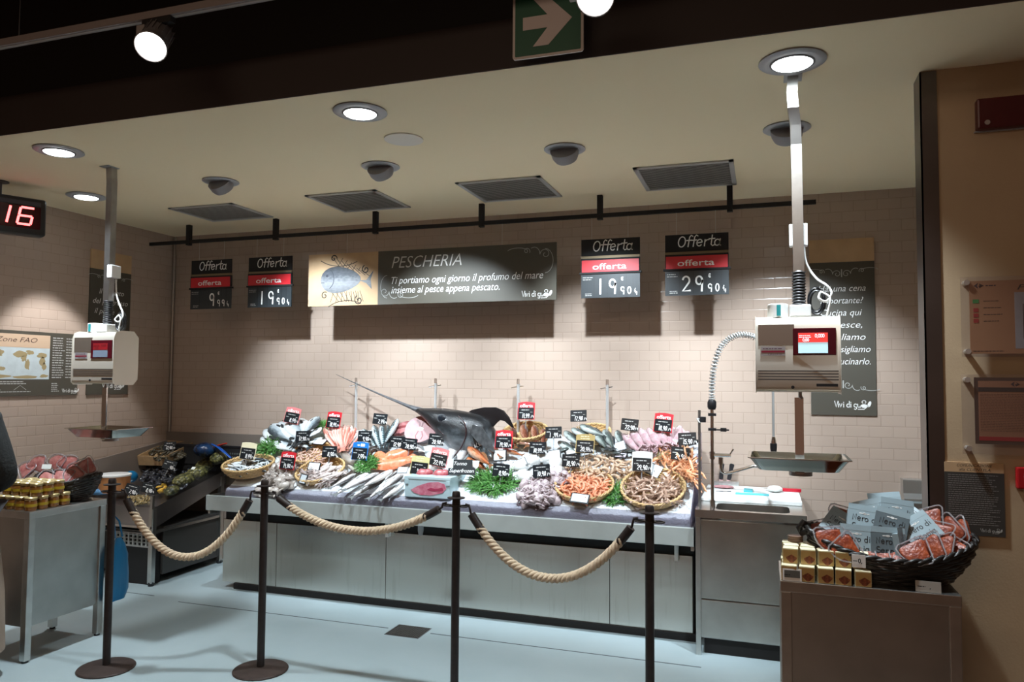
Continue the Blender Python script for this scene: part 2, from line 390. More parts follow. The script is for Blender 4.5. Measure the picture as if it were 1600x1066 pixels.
for nm, x0, x1, y in (('trim_3', 1.23, 2.945, -1.18), ('trim_4', 3.25, 4.95, -1.18), ('trim_5', .55, .95, -1.12)):
    struct(nm, MB().box(x0, x1, y-.004, y+.004, 0, .0012), slot_m)
g = thing('floor_drain', 'square dark metal drain grate set in the grey floor before the counter', 'drain', (3.098, -1.195, 0))
MB().box(-.12, .12, -.103, .103, 0, .002).build('frame', mat('drain_frame', (.16, .16, .16), .5, .6), g)
gb = MB()
for i in range(14): gb.box(-.113+i*.0163, -.113+i*.0163+.008, -.096, .096, .002, .005)
for i in range(12): gb.box(-.113, .113, -.096+i*.0166, -.096+i*.0166+.006, .002, .0045)
gb.build('grating', mat('drain_bars', (.09, .085, .08), .55, .5), g)

# ------------------------------------------------------------ ceiling fittings
GREY = mat('grey_enamel', (.36, .37, .39), .4)
LENS = mat('lamp_lens', (.93, .98, 1.0), .3, emit=14)
def downlight(name, label, x, y, tilt_to=None):
    t = thing(name, label, 'ceiling light', (x, y, H), 0, 'round downlights in the cream ceiling')
    MB().lathe([(.085, -.001), (.132, -.001), (.134, -.006), (.128, -.010), (.090, -.012), (.085, -.010)], 40).build('trim_ring', GREY, t, 40)
    MB().lathe([(.089, -.004), (.089, -.014), (.081, -.016), (.080, -.006)], 32).build('gimbal_ring', mat('dark_enamel', (.10, .10, .11), .4), t, 40)
    MB().lathe([(.080, -.010), (.074, -.019), (.001, -.021)], 32).build('lens', LENS, t, 40)
downlight('downlight', 'lit round recessed downlight in the ceiling above the right hanging scale', 5.431, -2.43)
downlight('downlight', 'lit round recessed downlight near the ceiling centre, left of the flat round speaker', 3.414, -2.45)
downlight('downlight', 'lit round recessed downlight at the ceiling left, nearest the dark fascia', 1.383, -2.413)
downlight('downlight', 'small lit round downlight far left, behind the left scale pole', .583, -1.507)
def gimbal(label, x, y):
    t = thing('gimbal_spotlight', label, 'spotlight', (x, y, H), 0, 'gimbal spotlights turned to the fish wall')
    MB().lathe([(.088, -.001), (.118, -.001), (.120, -.006), (.115, -.010), (.092, -.012), (.088, -.010)], 36).build('trim_ring', GREY, t, 40)
    M = T(0, .01, -.01) @ Rx(math.radians(36))
    MB().lathe([(.001, -.062), (.012, -.064), (.014, -.056), (.046, -.054), (.066, -.046), (.078, -.020), (.082, .02), (.060, .03), (.001, .03)], 24, 0, M @ Rx(PI/12) @ T(0, -.012, 0)).build('lamp_housing', mat('housing_grey', (.25, .24, .25), .5), t, 40)
    MB().lathe([(.052, -.0), (.001, -.002)], 24, 0, T(0, .034, -.012) @ Rx(math.radians(40))).build('lens', LENS, t, 40)
for x, l in ((1.826, 'grey gimbal spotlight leftmost of the four turned to the back wall'),
             (3.042, 'grey gimbal spotlight above the banner, second from left of the four turned back'),
             (4.231, 'grey gimbal spotlight third from left, between the two right ceiling vents'),
             (5.433, 'grey gimbal spotlight partly hidden behind the right scale pole')): gimbal(l, x, -1.555)
sp = thing('ceiling_speaker', 'flat round white speaker grille in the ceiling', 'speaker', (3.425, -1.995, H))
MB().lathe([(.098, -.001), (.108, -.001), (.108, -.007), (.098, -.008)], 36).build('rim', mat('speaker_white', (.72, .68, .60), .5), sp, 40)
MB().lathe([(.098, -.004), (.001, -.006)], 36).build('grille', mat('speaker_grille', (.50, .47, .42), .6, noise=.25, nscale=400), sp, 40)
def vent(label, x0, x1, y0, y1):
    t = thing('ceiling_vent', label, 'vent', ((x0+x1)/2, (y0+y1)/2, H), 0, 'square ceiling vents along the fish wall')
    a, d = (x1-x0)/2, (y1-y0)/2; f = MB()
    for q in ((-a, a, -d, -d+.028), (-a, a, d-.028, d), (-a, -a+.028, -d, d), (a-.028, a, -d, d)): f.box(*q, -.010, -.001)
    f.build('frame', mat('vent_frame', (.50, .50, .49), .4, .3), t)
    MB().box(-a+.02, a-.02, -d+.02, d-.02, -.002, -.0005).build('backing', MATTE, t)
    n = 22
    s = MB()
    for i in range(n):
        y = -d+.03 + (2*d-.06)*(i+.5)/n
        s.box(-a+.028, a-.028, -.0115, .0115, -.0008, .0008, 0, T(0, y, -.008) @ Rx(math.radians(12)))
    s.build('louvre', mat('vent_slats', (.50, .48, .44), .5), t)
vent('dark square ceiling vent at the far left, unlit and darkest of the four', .87, 1.475, -1.012, -.50)
vent('square louvred ceiling vent above the left half of the fish banner', 2.145, 2.725, -1.048, -.49)
vent('square louvred ceiling vent above the right half of the fish banner', 3.335, 3.935, -1.052, -.485)
vent('square louvred ceiling vent at the right, above the 29,90 price sign', 4.54, 5.145, -1.056, -.468)

# track with spotlights in the dark shop ceiling
tr = thing('lighting_track', 'grey ceiling lighting track running across the dark upper left', 'track', (0, -3.08, 3.25))
MB().box(-2, 7, -.018, .018, 0, .034).build('channel', mat('track_grey', (.26, .23, .22), .5), tr)
MB().box(-2, 7, -.006, .006, -.002, 0).build('contact_strip', mat('track_lip', (.38, .33, .30), .4), tr)
for x in (-.5, 1.9, 4.3): MB().cyl((x, 0, .034), (x, 0, 1.05), .004, n=6).build('suspension_wire', BLACK, tr)
def trackspot(label, x, dirv, k):
    t = thing('track_spotlight', label, 'spotlight', (x, -3.08, 3.25))
    MB().box(-.07, .09, -.016, .016, -.028, -.002).build('adapter', MATTE, t)
    d = Vector(dirv).normalized(); up = Vector((0, 0, 1)); xx = up.cross(d).normalized(); yy = d.cross(xx)
    M = basis(xx, yy, d, Vector((.02, -.03, -.115 - .105*k)))
    hb = MB(); hb.lathe([(.001, -.095), (.050, -.095), (.055, -.09), (.060, .02), (.066, .062), (.070, .066), (.066, .070), (.06, .064)], 28, 0, M)
    hb.build('lamp_body', GREYD, t, 40)
    fb = MB()
    for i in range(16):
        a = 2*PI*i/16; fb.box(.052, .062, -.002, .002, -.10, .0, 0, M @ Rz(a))
    fb.build('cooling_fin', GREYD, t)
    MB().lathe([(.062, .0665), (.001, .068)], 28, 0, M).build('lens', LENS2, t, 40)
    MB().box(-.09, -.045, -.028, .028, -.11 - .10*k, -.028).build('driver_box', mat('driver_grey', (.30, .28, .27), .5), t, bevel=.004)
    MB().tube([(-.05, 0, -.03), (-.02, -.01, -.06), (.0, -.02, -.09)], .012, 8).build('arm', GREYD, t, 60)
    return t
GREYD = mat('spot_grey', (.16, .15, .15), .5); LENS2 = mat('track_lens', (1, .98, .95), .3, emit=30)
trackspot('grey track spotlight with a bright white lens, hanging at the upper left', 2.74, (.30, -.62, -.72), 0)
trackspot('glaring track spotlight beside the green arrow sign at the top edge', 4.73, (.14, -.80, -.58), 1)

# green exit arrow sign hanging before the fascia
ex = thing('exit_sign', 'green emergency exit sign with a white right-pointing arrow, hanging at top', 'sign', (4.483, -2.80, 2.965))
MB().prism(rrect(-.15, .15, 0, .30, .012), -.004, .004).build('plate', mat('sign_white', (.62, .58, .55), .5), ex)
MB().prism(rrect(-.139, .139, .011, .289, .004), -.0055, -.004).build('green_field', mat('exit_green', (.010, .105, .055), .5), ex)
ar = [(-.105, .118), (-.105, .172), (.0, .172), (-.062, .245), (.004, .245), (.103, .145), (.004, .045), (-.062, .045), (.0, .118)]
MB().prism(ar, -.0068, -.0055).build('arrow', mat('arrow_white', (.66, .60, .58), .5), ex)
for x in (-.1, .1): MB().cyl((x, 0, .30), (x, 0, 1.33), .0025, n=6).build('hanging_wire', BLACK, ex)

# queue number display
q = thing('queue_display', 'black hanging queue display with the red glowing number 16', 'display')
q.location = (.362, -2.0, 2.748); q.rotation_euler = (0, 0, math.radians(64))
MB().loft([[(x, y, z) for x, z in rrect(-.25, .25, -.115, .115, .03)] for y in (.06,)] + [[(x, y, z) for x, z in rrect(-.27, .27, -.13, .13, .02)] for y in (.03, -.05)] + [[(x, -.06, z) for x, z in rrect(-.262, .262, -.122, .122, .02)]]).build('housing', BLACK, q, 40)
MB().prism(rrect(-.235, .235, -.085, .07, .006), -.0625, -.06).build('screen', mat('dark_red_screen', (.05, .0, .004), .12), q)
seg = MB()
def sg(x0, z0, x1, z1): ribbon(seg, [(x0+z0*.18, z0), (x1+z1*.18, z1)], .0145, -.064)
hz = .058
cx = .045
sg(cx, .004, cx, hz-.004); sg(cx, -.004, cx, -hz+.004)
a, bq = .105, .185
sg(a+.006, hz, bq-.006, hz); sg(a, .006, a, hz-.006); sg(a+.006, 0, bq-.006, 0); sg(a, -.006, a, -hz+.006); sg(bq, -.006, bq, -hz+.006); sg(a+.006, -hz, bq-.006, -hz)
seg.build('digit', mat('red_led', (1.0, .10, .10), .4, emit=5.5), q)
MB().box(-.235, .235, -.063, -.061, .078, .105).build('label_strip', mat('strip_grey', (.06, .055, .07), .4), q)
MB().cyl((0, 0, .125), (0, 0, .220), .014, n=10).build('ceiling_rod', BLACK, q, 60)
MB().cyl((0, 0, .219), (0, 0, .2315), .055, n=20).build('ceiling_plate', BLACK, q, 60)

# ------------------------------------------------------------ hanging rail and the signs on it
rail = thing('sign_rail', 'thin black rail hung below the ceiling, carrying the price signs', 'rail', (0, -.41, 0))
MB().box(.11, 5.643, -.012, .012, 2.812, 2.840).build('bar', MATTE, rail)
for x in (.538, 1.436, 2.376, 3.283, 4.197, 5.097): MB().box(x-.019, x+.019, -.019, .019, 2.795, H).build('hanger', MATTE, rail, bevel=.002)
def wires(t, xs, z0, z1):
    for x in xs: MB().cyl((x, 0, z0), (x, 0, z1), .0016, n=5).build('hanging_wire', mat('nylon', (.5, .48, .45), .4), t)
NUMM = mat('chalk_white', (.88, .88, .85), .7)
def price_sign(label, x0, x1, euros, cents):
    w = x1-x0; t = thing('price_sign', label, 'sign', (x0, -.41, 2.23), 0, 'hanging offer price signs')
    MB().box(0, w, -.004, .004, .305, .425).build('chalk_board', MATTE, t)
    s = MB(); h = .062; strokes(s, 'Offerta', w*.19, .338, h*1.25, .008, adv=.92*w/.42, slant=.12, y=-.0052, sx=1.12*w/.42); s.build('hand_lettering', NUMM, t)
    MB().box(0, w, -.010, .010, .285, .303).build('gold_strip', mat('gold_strip', (.20, .15, .085), .45, .4), t)
    MB().box(0, w, -.012, .010, .190, .285).build('frame', MATTE, t)
    MB().box(.006, w-.006, -.0135, -.012, .185, .272).build('red_strip', RED, t)
    text('offer_lettering', 'offerta', CHALK, t, w*.20, w*.78, .204, .044, 0, .010, y=-.0136)
    MB().box(-.012, w+.012, -.014, .012, .172, .186).build('ledge', MATTE, t)
    MB().box(0, w, -.006, .006, 0, .176).build('digit_holder', SLATE, t)
    f = w/.42
    xs = [0, .095*f, .19*f, .275*f, .325*f, .372*f, w]
    for i in range(1, 6): MB().box(xs[i]-.001, xs[i]+.001, -.0068, -.006, .002, .172).build('divider', BLACK, t)
    s = MB()
    if len(euros) > 1: strokes(s, euros[0], .112*f, .028, .105, .0125, y=-.0072, sx=f*.9)
    strokes(s, euros[-1], .200*f, .028, .105, .0125, y=-.0072, sx=f*.9)
    strokes(s, 'c', .288*f, .118, .030, .006, y=-.0072)
    strokes(s, cents[0], .284*f, .022, .054, .0075, y=-.0072, sx=f*.9); strokes(s, cents[1], .331*f, .022, .054, .0075, y=-.0072, sx=f*.9)
    strokes(s, '/', .382*f, .040, .022, .004, y=-.0072); strokes(s, '4', .386*f, .016, .028, .005, y=-.0072)
    s.build('price_digits', NUMM, t)
    s = MB(); R = random.Random(int(x0*100)); bars(s, .012, .085*f, .125, .155, 2, .005, -.0068, .2, rnd=R); bars(s, .03, .088*f, .012, .036, 2, .005, -.0068, .3, rnd=R)
    s.build('small_print', DIMP, t)
    wires(t, (w*.18, w*.80), .425, .5815)
price_sign('hanging black price sign with red offerta strip showing 9,99, leftmost of four', .577, 1.0, '9', '99')
price_sign('hanging black price sign showing 19,90, left of the fish banner', 1.175, 1.605, '19', '90')
price_sign('hanging black price sign showing 19,90, right of the fish banner', 4.06, 4.484, '19', '90')
price_sign('hanging black price sign showing 29,90, rightmost of the four', 4.66, 5.087, '29', '90')

def scroll(mb, x, z, s, y, fx=1, fz=1, w=.005):
    ribbon(mb, [(x+fx*a, z+fz*b) for a, b in spiral(0, 0, .045*s, 0, 1.2)], w, y)
    ribbon(mb, [(x+fx*(.045*s + a), z+fz*b) for a, b in arc(.05*s, 0, .05*s, .06*s, 180, 60, 8)], w, y)
    ribbon(mb, [(x+fx*a, z+fz*b) for a, b in spiral(.16*s, .03*s, .03*s, 3.6, 1.1, -1)], w, y)
    ribbon(mb, [(x+fx*a, z+fz*b) for a, b in arc(.24*s, .03*s, .09*s, .03*s, 170, 20, 8)], w, y)
def logo(mb, x, z, h, y):
    xe = strokes(mb, 'Vivi di gu', x, z, h, h*.13, adv=.9, y=y)
    mb.add([(xe + h*.5 + h*.5*math.cos(a)*1.0, y, z+h*.25 + h*.32*math.sin(a)) for a in [2*PI*i/14 for i in range(14)]], [tuple(range(14))])
    ribbon(mb, [(xe + a, z + b) for a, b in arc(h*.5, h*.9, h*.3, h*.25, -60, 240, 9)], h*.1, y)
    mb.add([(xe + h*1.3 + h*.3*math.cos(a), y, z+h*.55 + h*.5*math.sin(a+.5)) for a in [2*PI*i/12 for i in range(12)]], [tuple(range(12))])
    ribbon(mb, [(xe-h*.4, z-h*.3), (xe+h*.5, z-h*.28), (xe+h*1.2, z+h*.3)], h*.12, y)
# fish counter banner
bn = thing('banner', 'long hanging dark banner lettered PESCHERIA with a fish picture at its left end', 'sign', (1.77, -.41, 2.226))
W, HB = 2.105, .424
MB().box(.64, W, -.008, .008, 0, HB).build('board', TAUPE, bn)
pic = MB().box(0, .64, -.008, .008, 0, HB).build('picture_panel', KRAFT, bn)
fx, fz = .30, .21
body = [(fx + .185*math.cos(a)*(1 if math.cos(a) > 0 else 1.0), fz + .105*math.sin(a)*(1-.25*math.cos(a))) for a in [2*PI*i/28 for i in range(28)]]
pm = MB(); pm.prism(body, -.0092, -.008)
pm.prism([(.47, .20), (.535, .20), (.60, .275), (.575, .205), (.585, .125), (.535, .175)], -.0092, -.008)
pm.build('printed_fish', ramp_mat('printed_fish', [(0, '#5d5e62'), (.4, '#85878b'), (.65, '#4f545c'), (1, '#2a2e36')], rough=.5, noise=.5, nscale=12, coat=0, bump=0), pic)
pd = MB()
pd.add([(.175+.012*math.cos(a), -.0094, .245+.012*math.sin(a)) for a in [2*PI*i/12 for i in range(12)]], [tuple(range(12))])
ribbon(pd, arc(.16, .22, .08, .09, -60, 60, 8), .006, -.0094); ribbon(pd, [(.12, .19), (.15, .19)], .005, -.0094)
pd.build('printed_markings', mat('ink_dark', (.03, .035, .05), .6), pic)
nt_ = MB(); INK = mat('net_ink', (.022, .016, .012), .6)
for i in range(7): ribbon(nt_, [(.22+.045*i, .40-.02*i), (.30+.045*i, .30-.012*i)], .0045, -.0089)
for i in range(7): ribbon(nt_, [(.32+.04*i, .385-.02*i), (.26+.05*i, .30-.006*i)], .0045, -.0089)
for i in range(7): ribbon(nt_, [(.24+.04*i, .115), (.21+.05*i, .03)], .0045, -.0089); ribbon(nt_, [(.22+.04*i, .11), (.29+.03*i, .03)], .0045, -.0089)
ribbon(nt_, arc(.30, .56, .30, .24, 232, 300, 10), .006, -.0089); ribbon(nt_, arc(.36, -.16, .26, .2, 60, 130, 10), .006, -.0089)
for a in (spiral(.235, .385, .03, 0, 1.1), spiral(.53, .285, .035, 2, 1.2), spiral(.155, .085, .032, 1, 1.1), spiral(.47, .04, .04, 2, 1.2)): ribbon(nt_, a, .009, -.0089)
nt_.build('printed_net', INK, pic)
text('lettering', 'PESCHERIA', mat('pale_print', (.60, .58, .54), .6), bn, .76, 1.355, .285, .095, .28, -.008, y=-.0085)
text('lettering', 'Ti portiamo ogni giorno il profumo del mare', CHALK, bn, .76, 2.005, .160, .058, .28, -.004, y=-.0085)
text('lettering', 'insieme al pesce appena pescato.', CHALK, bn, .76, 1.665, .085, .058, .28, -.004, y=-.0085)
o = MB()
scroll(o, .70, .10, .9, -.0088, 1, -1, .004); ribbon(o, arc(.72, .14, .055, .09, 90, 270, 10), .004, -.0088)
scroll(o, 2.02, .34, .9, -.0088, -1, 1, .004); ribbon(o, arc(2.02, .29, .06, .09, -90, 90, 10), .004, -.0088)
o.build('scroll_ornament', DIMP, bn)
o = MB(); logo(o, 1.84, .028, .042, -.0088); o.build('logo', CHALK, bn)
wires(bn, (.35, 1.68), HB, .5855)

# tall board on the back wall at the right
def tall_board(label, w, h, lines, M=None, hid=None):
    t = thing('wall_board', label, 'board')
    MB().box(0, w, -.012, 0, 0, h*.868).build('board', TAUPE, t); MB().box(0, w, -.012, 0, h*.868, h).build('kraft_header', KRAFT, t)
    o = MB()
    for zz, fz in ((h*.80, 1), (h*.17, -1)):
        scroll(o, w*.50-.03, zz, .62, -.0128, -1, fz, .004); scroll(o, w*.50+.03, zz, .62, -.0128, 1, fz, .004)
        ribbon(o, [(w*.5, zz-.02), (w*.5, zz+.03)], .008, -.0128)
    o.build('scroll_ornament', DIMP, t)
    o = MB(); logo(o, w*.36, h*.045, .042, -.0128); o.build('logo', CHALK, t)
    for i, (s, x0, x1) in enumerate(lines):
        text('lettering', s, CHALK, t, x0, x1, h*(.70 - i*.069), .046, .28, -.004, y=-.0126)
    return t
b1 = tall_board('tall dark wall board with white italic dinner text, behind the right hanging scale', .418, 1.232,
    [('Hai una cena', .055, .36), ('importante?', .07, .345), ('Cucina qui', .07, .335), ('il pesce,', .105, .335), ('lo puliamo', .055, .355), ('e ti consigliamo', .015, .385), ('come cucinarlo.', .02, .385)])
b1.location = (5.619, -.001, 1.409)
b2 = tall_board('tall dark wall board with kraft top, mostly hidden behind the left hanging scale', .42, 1.215,
    [('Il mercato', .09, .345), ('del progresso', .03, .39), ('il pesce', .05, .25)])
b2.location = (.001, -.935, 1.49); b2.rotation_euler = (0, 0, PI/2)
# zone map board on the left wall
fb = thing('map_board', 'dark wall board with a pale world map headed Zone FAO', 'board', (.001, -1.95, 1.492), PI/2)
MB().box(0, .925, -.012, 0, 0, .49).build('board', TAUPE, fb)
mp = MB().box(.10, .665, -.0135, -.012, .125, .465).build('map_sheet', mat('map_sea', (.55, .63, .66), .5, noise=.08, nscale=20), fb)
MB().box(.10, .665, -.0142, -.0135, .365, .465).build('map_header', mat('map_head', (.60, .43, .30), .5), mp)
text('map_title', 'Zone FAO', mat('title_ink', (.09, .05, .04), .6), mp, .225, .555, .405, .038, .28, -.006, y=-.0144)
R = random.Random(3); lm = MB()
def blob(cx, cz, rx, rz, k=14, j=.35):
    lm.add([(cx+rx*math.cos(2*PI*i/k)*(1+j*(R.random()-.5)*1.6), -.0139, cz+rz*math.sin(2*PI*i/k)*(1+j*(R.random()-.5)*1.6)) for i in range(k)], [tuple(range(k))])
for a in ((.20, .315, .075, .038), (.165, .285, .05, .03), (.235, .325, .05, .025), (.125, .255, .025, .035), (.28, .205, .028, .016), (.42, .315, .05, .028), (.45, .285, .022, .022), (.50, .33, .035, .016), (.478, .235, .022, .042), (.60, .31, .045, .02), (.605, .265, .026, .036), (.62, .225, .018, .03), (.24, .148, .13, .013), (.46, .143, .11, .011), (.62, .15, .035, .012)): blob(*a)
lm.build('map_land', mat('map_land', (.37, .29, .15), .6), mp)
o = MB(); R2 = random.Random(5)
bars(o, .69, .80, .13, .46, 17, .007, -.0125, .3, rnd=R2); bars(o, .81, .915, .13, .46, 15, .007, -.0125, .4, rnd=R2)
bars(o, .20, .53, .085, .115, 2, .006, -.0125, .3, rnd=R2); bars(o, .15, .55, .02, .045, 1, .006, -.0125, .1, rnd=R2); bars(o, .69, .76, .025, .10, 5, .006, -.0125, .4, rnd=R2)
for x in (.18, .38): ribbon(o, [(x, .045), (x+.05, .08), (x+.10, .045)], .003, -.0125)
o.build('small_print', mat('board_print', (.50, .50, .48), .6), fb)
o = MB(); logo(o, .785, .022, .028, -.0126); o.build('logo', CHALK, fb)

# ------------------------------------------------------------ hanging scales
def scale(name, label, x, yf, zt, pole_top, zig):
    scr, scr2, scr3 = ((mat('screen_pale', (.50, .74, .80), .3, emit=.75), mat('screen_red', (.85, .06, .05), .3, emit=.6), mat('screen_white', (.9, .95, 1), .4, emit=.8)) if zig else
        (mat('screen_dim', (.20, .25, .33), .3), mat('screen_dim_red', (.30, .015, .02), .3), mat('screen_dim_digits', (.12, .01, .015), .4)))
    """front face at yf, body .33 wide; the pole hangs from the ceiling"""
    t = thing(name, label, 'scale', (x, yf+.088, 1.60), 0, 'hanging fish scales')
    w, d = .168, .088
    MB().prism([(-d, .012), (-d+.012, 0), (d-.03, 0), (d, .03), (d, .285), (d-.035, .32), (-d+.045, .32), (-d+.012, .308), (-d, .275)], -w, w, 'X').build('housing', mat('scale_steel', (.70, .66, .58), .36, .45), t, 35, bevel=.008)
    MB().box(-w+.012, -.012, -d-.002, -d+.01, .195, .285).build('upper_plate', mat('scale_plate', (.46, .40, .34), .26, .8), t, bevel=.001)
    scx = .015
    sm_ = MB().box(scx-.033, .150, -d-.005, -d+.01, .155, .268).build('display', mat('display_frame', (.075, .004, .010), .25), t, bevel=.002)
    MB().box(scx-.012, .118, -d-.0062, -d-.005, .163, .248).build('screen', scr, sm_)
    MB().box(scx-.012, .118, -d-.0070, -d-.0062, .208, .248).build('red_band', scr2, sm_)
    o = MB(); lw = .0022; y = -d-.0074
    strokes(o, '0,000', .068, .228, .015, lw, y=y, adv=.95); strokes(o, '0,00', .02, .212, .013, lw, y=y, adv=.95)
    bars(o, .006, .062, .226, .240, 2, .003, y, .2, rnd=random.Random(2)); o.build('screen_digits', scr3, sm_)
    pl = MB().box(-w+.022, -.048, -d-.003, -d, .153, .192).build('name_plate', mat('plate_silver', (.55, .55, .58), .3, .6), t)
    o = MB(); o.box(-w+.024, -.050, -d-.0036, -d-.003, .166, .174); o.build('red_line', mat('plate_red', (.22, .01, .03), .4), pl)
    o = MB(); bars(o, -w+.03, -.06, .178, .188, 1, .004, -d-.0036, .1, rnd=random.Random(4)); bars(o, -w+.05, -.06, .156, .163, 1, .003, -d-.0036, .1, rnd=random.Random(4)); o.build('plate_print', mat('plate_ink', (.10, .04, .07), .5), pl)
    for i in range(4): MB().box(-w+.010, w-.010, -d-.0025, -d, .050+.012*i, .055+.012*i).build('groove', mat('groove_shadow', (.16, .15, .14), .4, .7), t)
    MB().box(.072, .155, -d-.002, -d, .024, .036).build('label', BLACK, t)
    MB().cyl((-.02, -d-.004, .020), (-.02, -d, .020), .007, n=12).build('button', BLACK, t)
    MB().lathe([(.001, .319), (.058, .319), (.058, .375), (.05, .379), (.001, .379)], 28, 0, T(-.075, .0, 0), sx=.75, sy=1.0).build('printer_cover', WHITE, t, 40)
    MB().box(-.080, -.064, -.060, -.055, .325, .372).build('teal_label', mat('teal', (.02, .30, .32), .4), t)
    MB().box(-.028, .058, -.05, .05, .319, .372).build('mount_box', WHITE, t, bevel=.006)
    z = .372
    bel = []
    for i in range(25): bel.append(((.024 + (.006 if i % 2 else 0)), .372 + .15*i/24))
    MB().lathe([(.001, .372)] + bel + [(.001, .522)], 16, 0, T(.012, 0, 0)).build('bellows', BLACK, t, 30)
    pts = [(.012, 0, .515), (.008, 0, H-1.6-(.30 if zig else .1))]
    if zig: pts += [(.006, -.02, H-1.6-.22), (-.004, -.045, H-1.6-.15), (-.008, -.03, H-1.6-.08), (-.003, -.02, H-1.6)]
    else: pts += [(.0, 0, H-1.6)]
    rings = [[(p[0]+a, p[1]+b_, p[2]) for a, b_ in ((-.022, -.022), (.022, -.022), (.022, .022), (-.022, .022))] for p in pts]
    MB().loft(rings).build('pole', STEEL if zig else STEEL_D, t)
    MB().box(-.04, .035, -.055, .03, H-1.6-.004, H-1.6).build('ceiling_plate', GREY, t)
    if zig: jb = MB().box(-.024, .052, .024, .06, .635, .735).build('junction_box', WHITE, t, bevel=.005)
    else: jb = MB().box(.022, .06, -.03, .045, .665, .745).build('junction_box', WHITE, t, bevel=.005)
    cb = MB()
    cb.tube(smooth_path([(.035, .03, .66), (.045, .03, .56), (.085, .02, .49), (.125, .0, .455), (.142, -.01, .42), (.12, -.02, .385), (.09, -.02, .40), (.10, 0, .43)], 6), .005, 6)
    cb.tube(smooth_path([(.10, .0, .43), (.135, -.02, .40), (.125, -.02, .34), (.12, -.01, .318)], 6), .004, 6); cb.build('white_cable', WHITE, t, 60)
    ck = MB()
    for i in range(6):
        a = i*1.1
        ck.tube([(.085+.03*math.cos(s_)+.004*math.sin(a), .02+.012*math.sin(a)+.006*i, .385+.052*math.sin(s_)+.003*i) for s_ in [2*PI*k/14 for k in range(15)]], .006, 6)
    ck.build('black_cable_coil', BLACK, t, 60)
    # hook, arm and pan
    MB().tube([(.012, 0, .0), (.012, 0, -.02), (.02, 0, -.03)], .008, 8).build('hook', STEEL_D, t, 60)
    am = MB(); am.box(-.011, .025, -.004, .004, -.345, -.025); am.box(-.011, .025, -.004, .10, -.349, -.343); am.build('pan_arm', CHROME, t)
    MB().lathe([(.001, -.362), (.048, -.362), (.048, -.345), (.001, -.345)], 24, 0, T(.012, .05, 0)).build('pan_holder', STEEL_D, t, 40)
    p = MB(); z0, z1 = -.335, -.278
    def rr(hx, hy, z, r): return [(.0+x_, .05+y_, z) for x_, y_ in rrect(-hx, hx, -hy, hy, r, 5)]
    p.loft([rr(.205, .158, z1-.004, .02), rr(.205, .158, z1, .02), rr(.192, .145, z1, .025), rr(.158, .112, z0+.006, .03), rr(.150, .105, z0+.003, .03)], caps=False)
    p.loft([rr(.205, .158, z1-.004, .02), rr(.194, .147, z1-.005, .025), rr(.160, .114, z0+.002, .03), rr(.150, .105, z0, .03)], caps=False)
    q = rr(.150, .105, z0+.003, .03); p.add(q, [tuple(range(len(q)))]); q = rr(.150, .105, z0, .03); p.add(q, [tuple(range(len(q)))])
    p.build('weighing_pan', mat('pan_steel', (.66, .65, .60), .16, 1), t, 50)
    return t
scale('hanging_scale', 'hanging steel scale with a lit red and blue display, by the sink at right', 5.442, -2.32, 0, 0, True)
s2 = scale('hanging_scale', 'hanging steel scale at left, before the dark wall boards, seen at an angle', 1.378, -2.12, 0, 0, False)

# ------------------------------------------------------------ fish counter
ct = thing('fish_counter', 'long stainless steel fish counter with an ice-filled sloping top', 'counter', (3.07, -.45, 0))
def L(mb, *a, **k): return mb.build(*a, **k)
OX, OY = 3.07, -.45
def cb_(x0, x1, y0, y1, z0, z1): return MB().box(x0-OX, x1-OX, y0-OY, y1-OY, z0, z1)
CPAN = mat('counter_steel', (.60, .585, .54), .24, .9)
nt = CPAN.node_tree; pb = nt.nodes['Principled BSDF']; tc = nt.nodes.new('ShaderNodeTexCoord')
mp1 = nt.nodes.new('ShaderNodeMapping'); mp1.inputs['Scale'].default_value = (.5, 1, 2.6); nt.links.new(tc.outputs['Object'], mp1.inputs[0])      # buckled sheet
nz = nt.nodes.new('ShaderNodeTexNoise'); nz.inputs['Scale'].default_value = 2.2; nz.inputs['Detail'].default_value = 2; nt.links.new(mp1.outputs[0], nz.inputs['Vector'])
bp = nt.nodes.new('ShaderNodeBump'); bp.inputs['Strength'].default_value = .10; bp.inputs['Distance'].default_value = .03; nt.links.new(nz.outputs['Fac'], bp.inputs['Height']); nt.links.new(bp.outputs['Normal'], pb.inputs['Normal'])
mp2 = nt.nodes.new('ShaderNodeMapping'); mp2.inputs['Scale'].default_value = (26, 1, 1.6); nt.links.new(tc.outputs['Object'], mp2.inputs[0])     # dried drips
nz2 = nt.nodes.new('ShaderNodeTexNoise'); nz2.inputs['Scale'].default_value = 2; nz2.inputs['Detail'].default_value = 3; nt.links.new(mp2.outputs[0], nz2.inputs['Vector'])
cr2 = nt.nodes.new('ShaderNodeValToRGB'); cr2.color_ramp.elements[0].position = .30; cr2.color_ramp.elements[1].position = .42
cr2.color_ramp.elements[0].color = (.54, .525, .48, 1); cr2.color_ramp.elements[1].color = (.60, .585, .54, 1); nt.links.new(nz2.outputs['Fac'], cr2.inputs[0]); nt.links.new(cr2.outputs[0], pb.inputs['Base Color'])
xs = [1.262, 1.757, 2.693, 3.265, 4.335, 4.868]
for i in range(5): cb_(xs[i]+.002, xs[i+1]-.002, -.752, -.735, .045, .528).build('front_panel', CPAN, ct, bevel=.002)
cb_(1.27, 4.875, -.735, -.02, .04, .62).build('carcass', MATTE, ct)
cb_(1.38, 4.885, -.765, -.05, .0, .045).build('plinth', MATTE, ct)
tray = MB()
tray.prism([(-.955, .632), (-.955, .742), (-.925, .742), (-.93, .66), (-.70, .62), (-.70, .60), (-.94, .628)], 1.262, 4.892, 'X', M=T(-OX, -OY, 0))
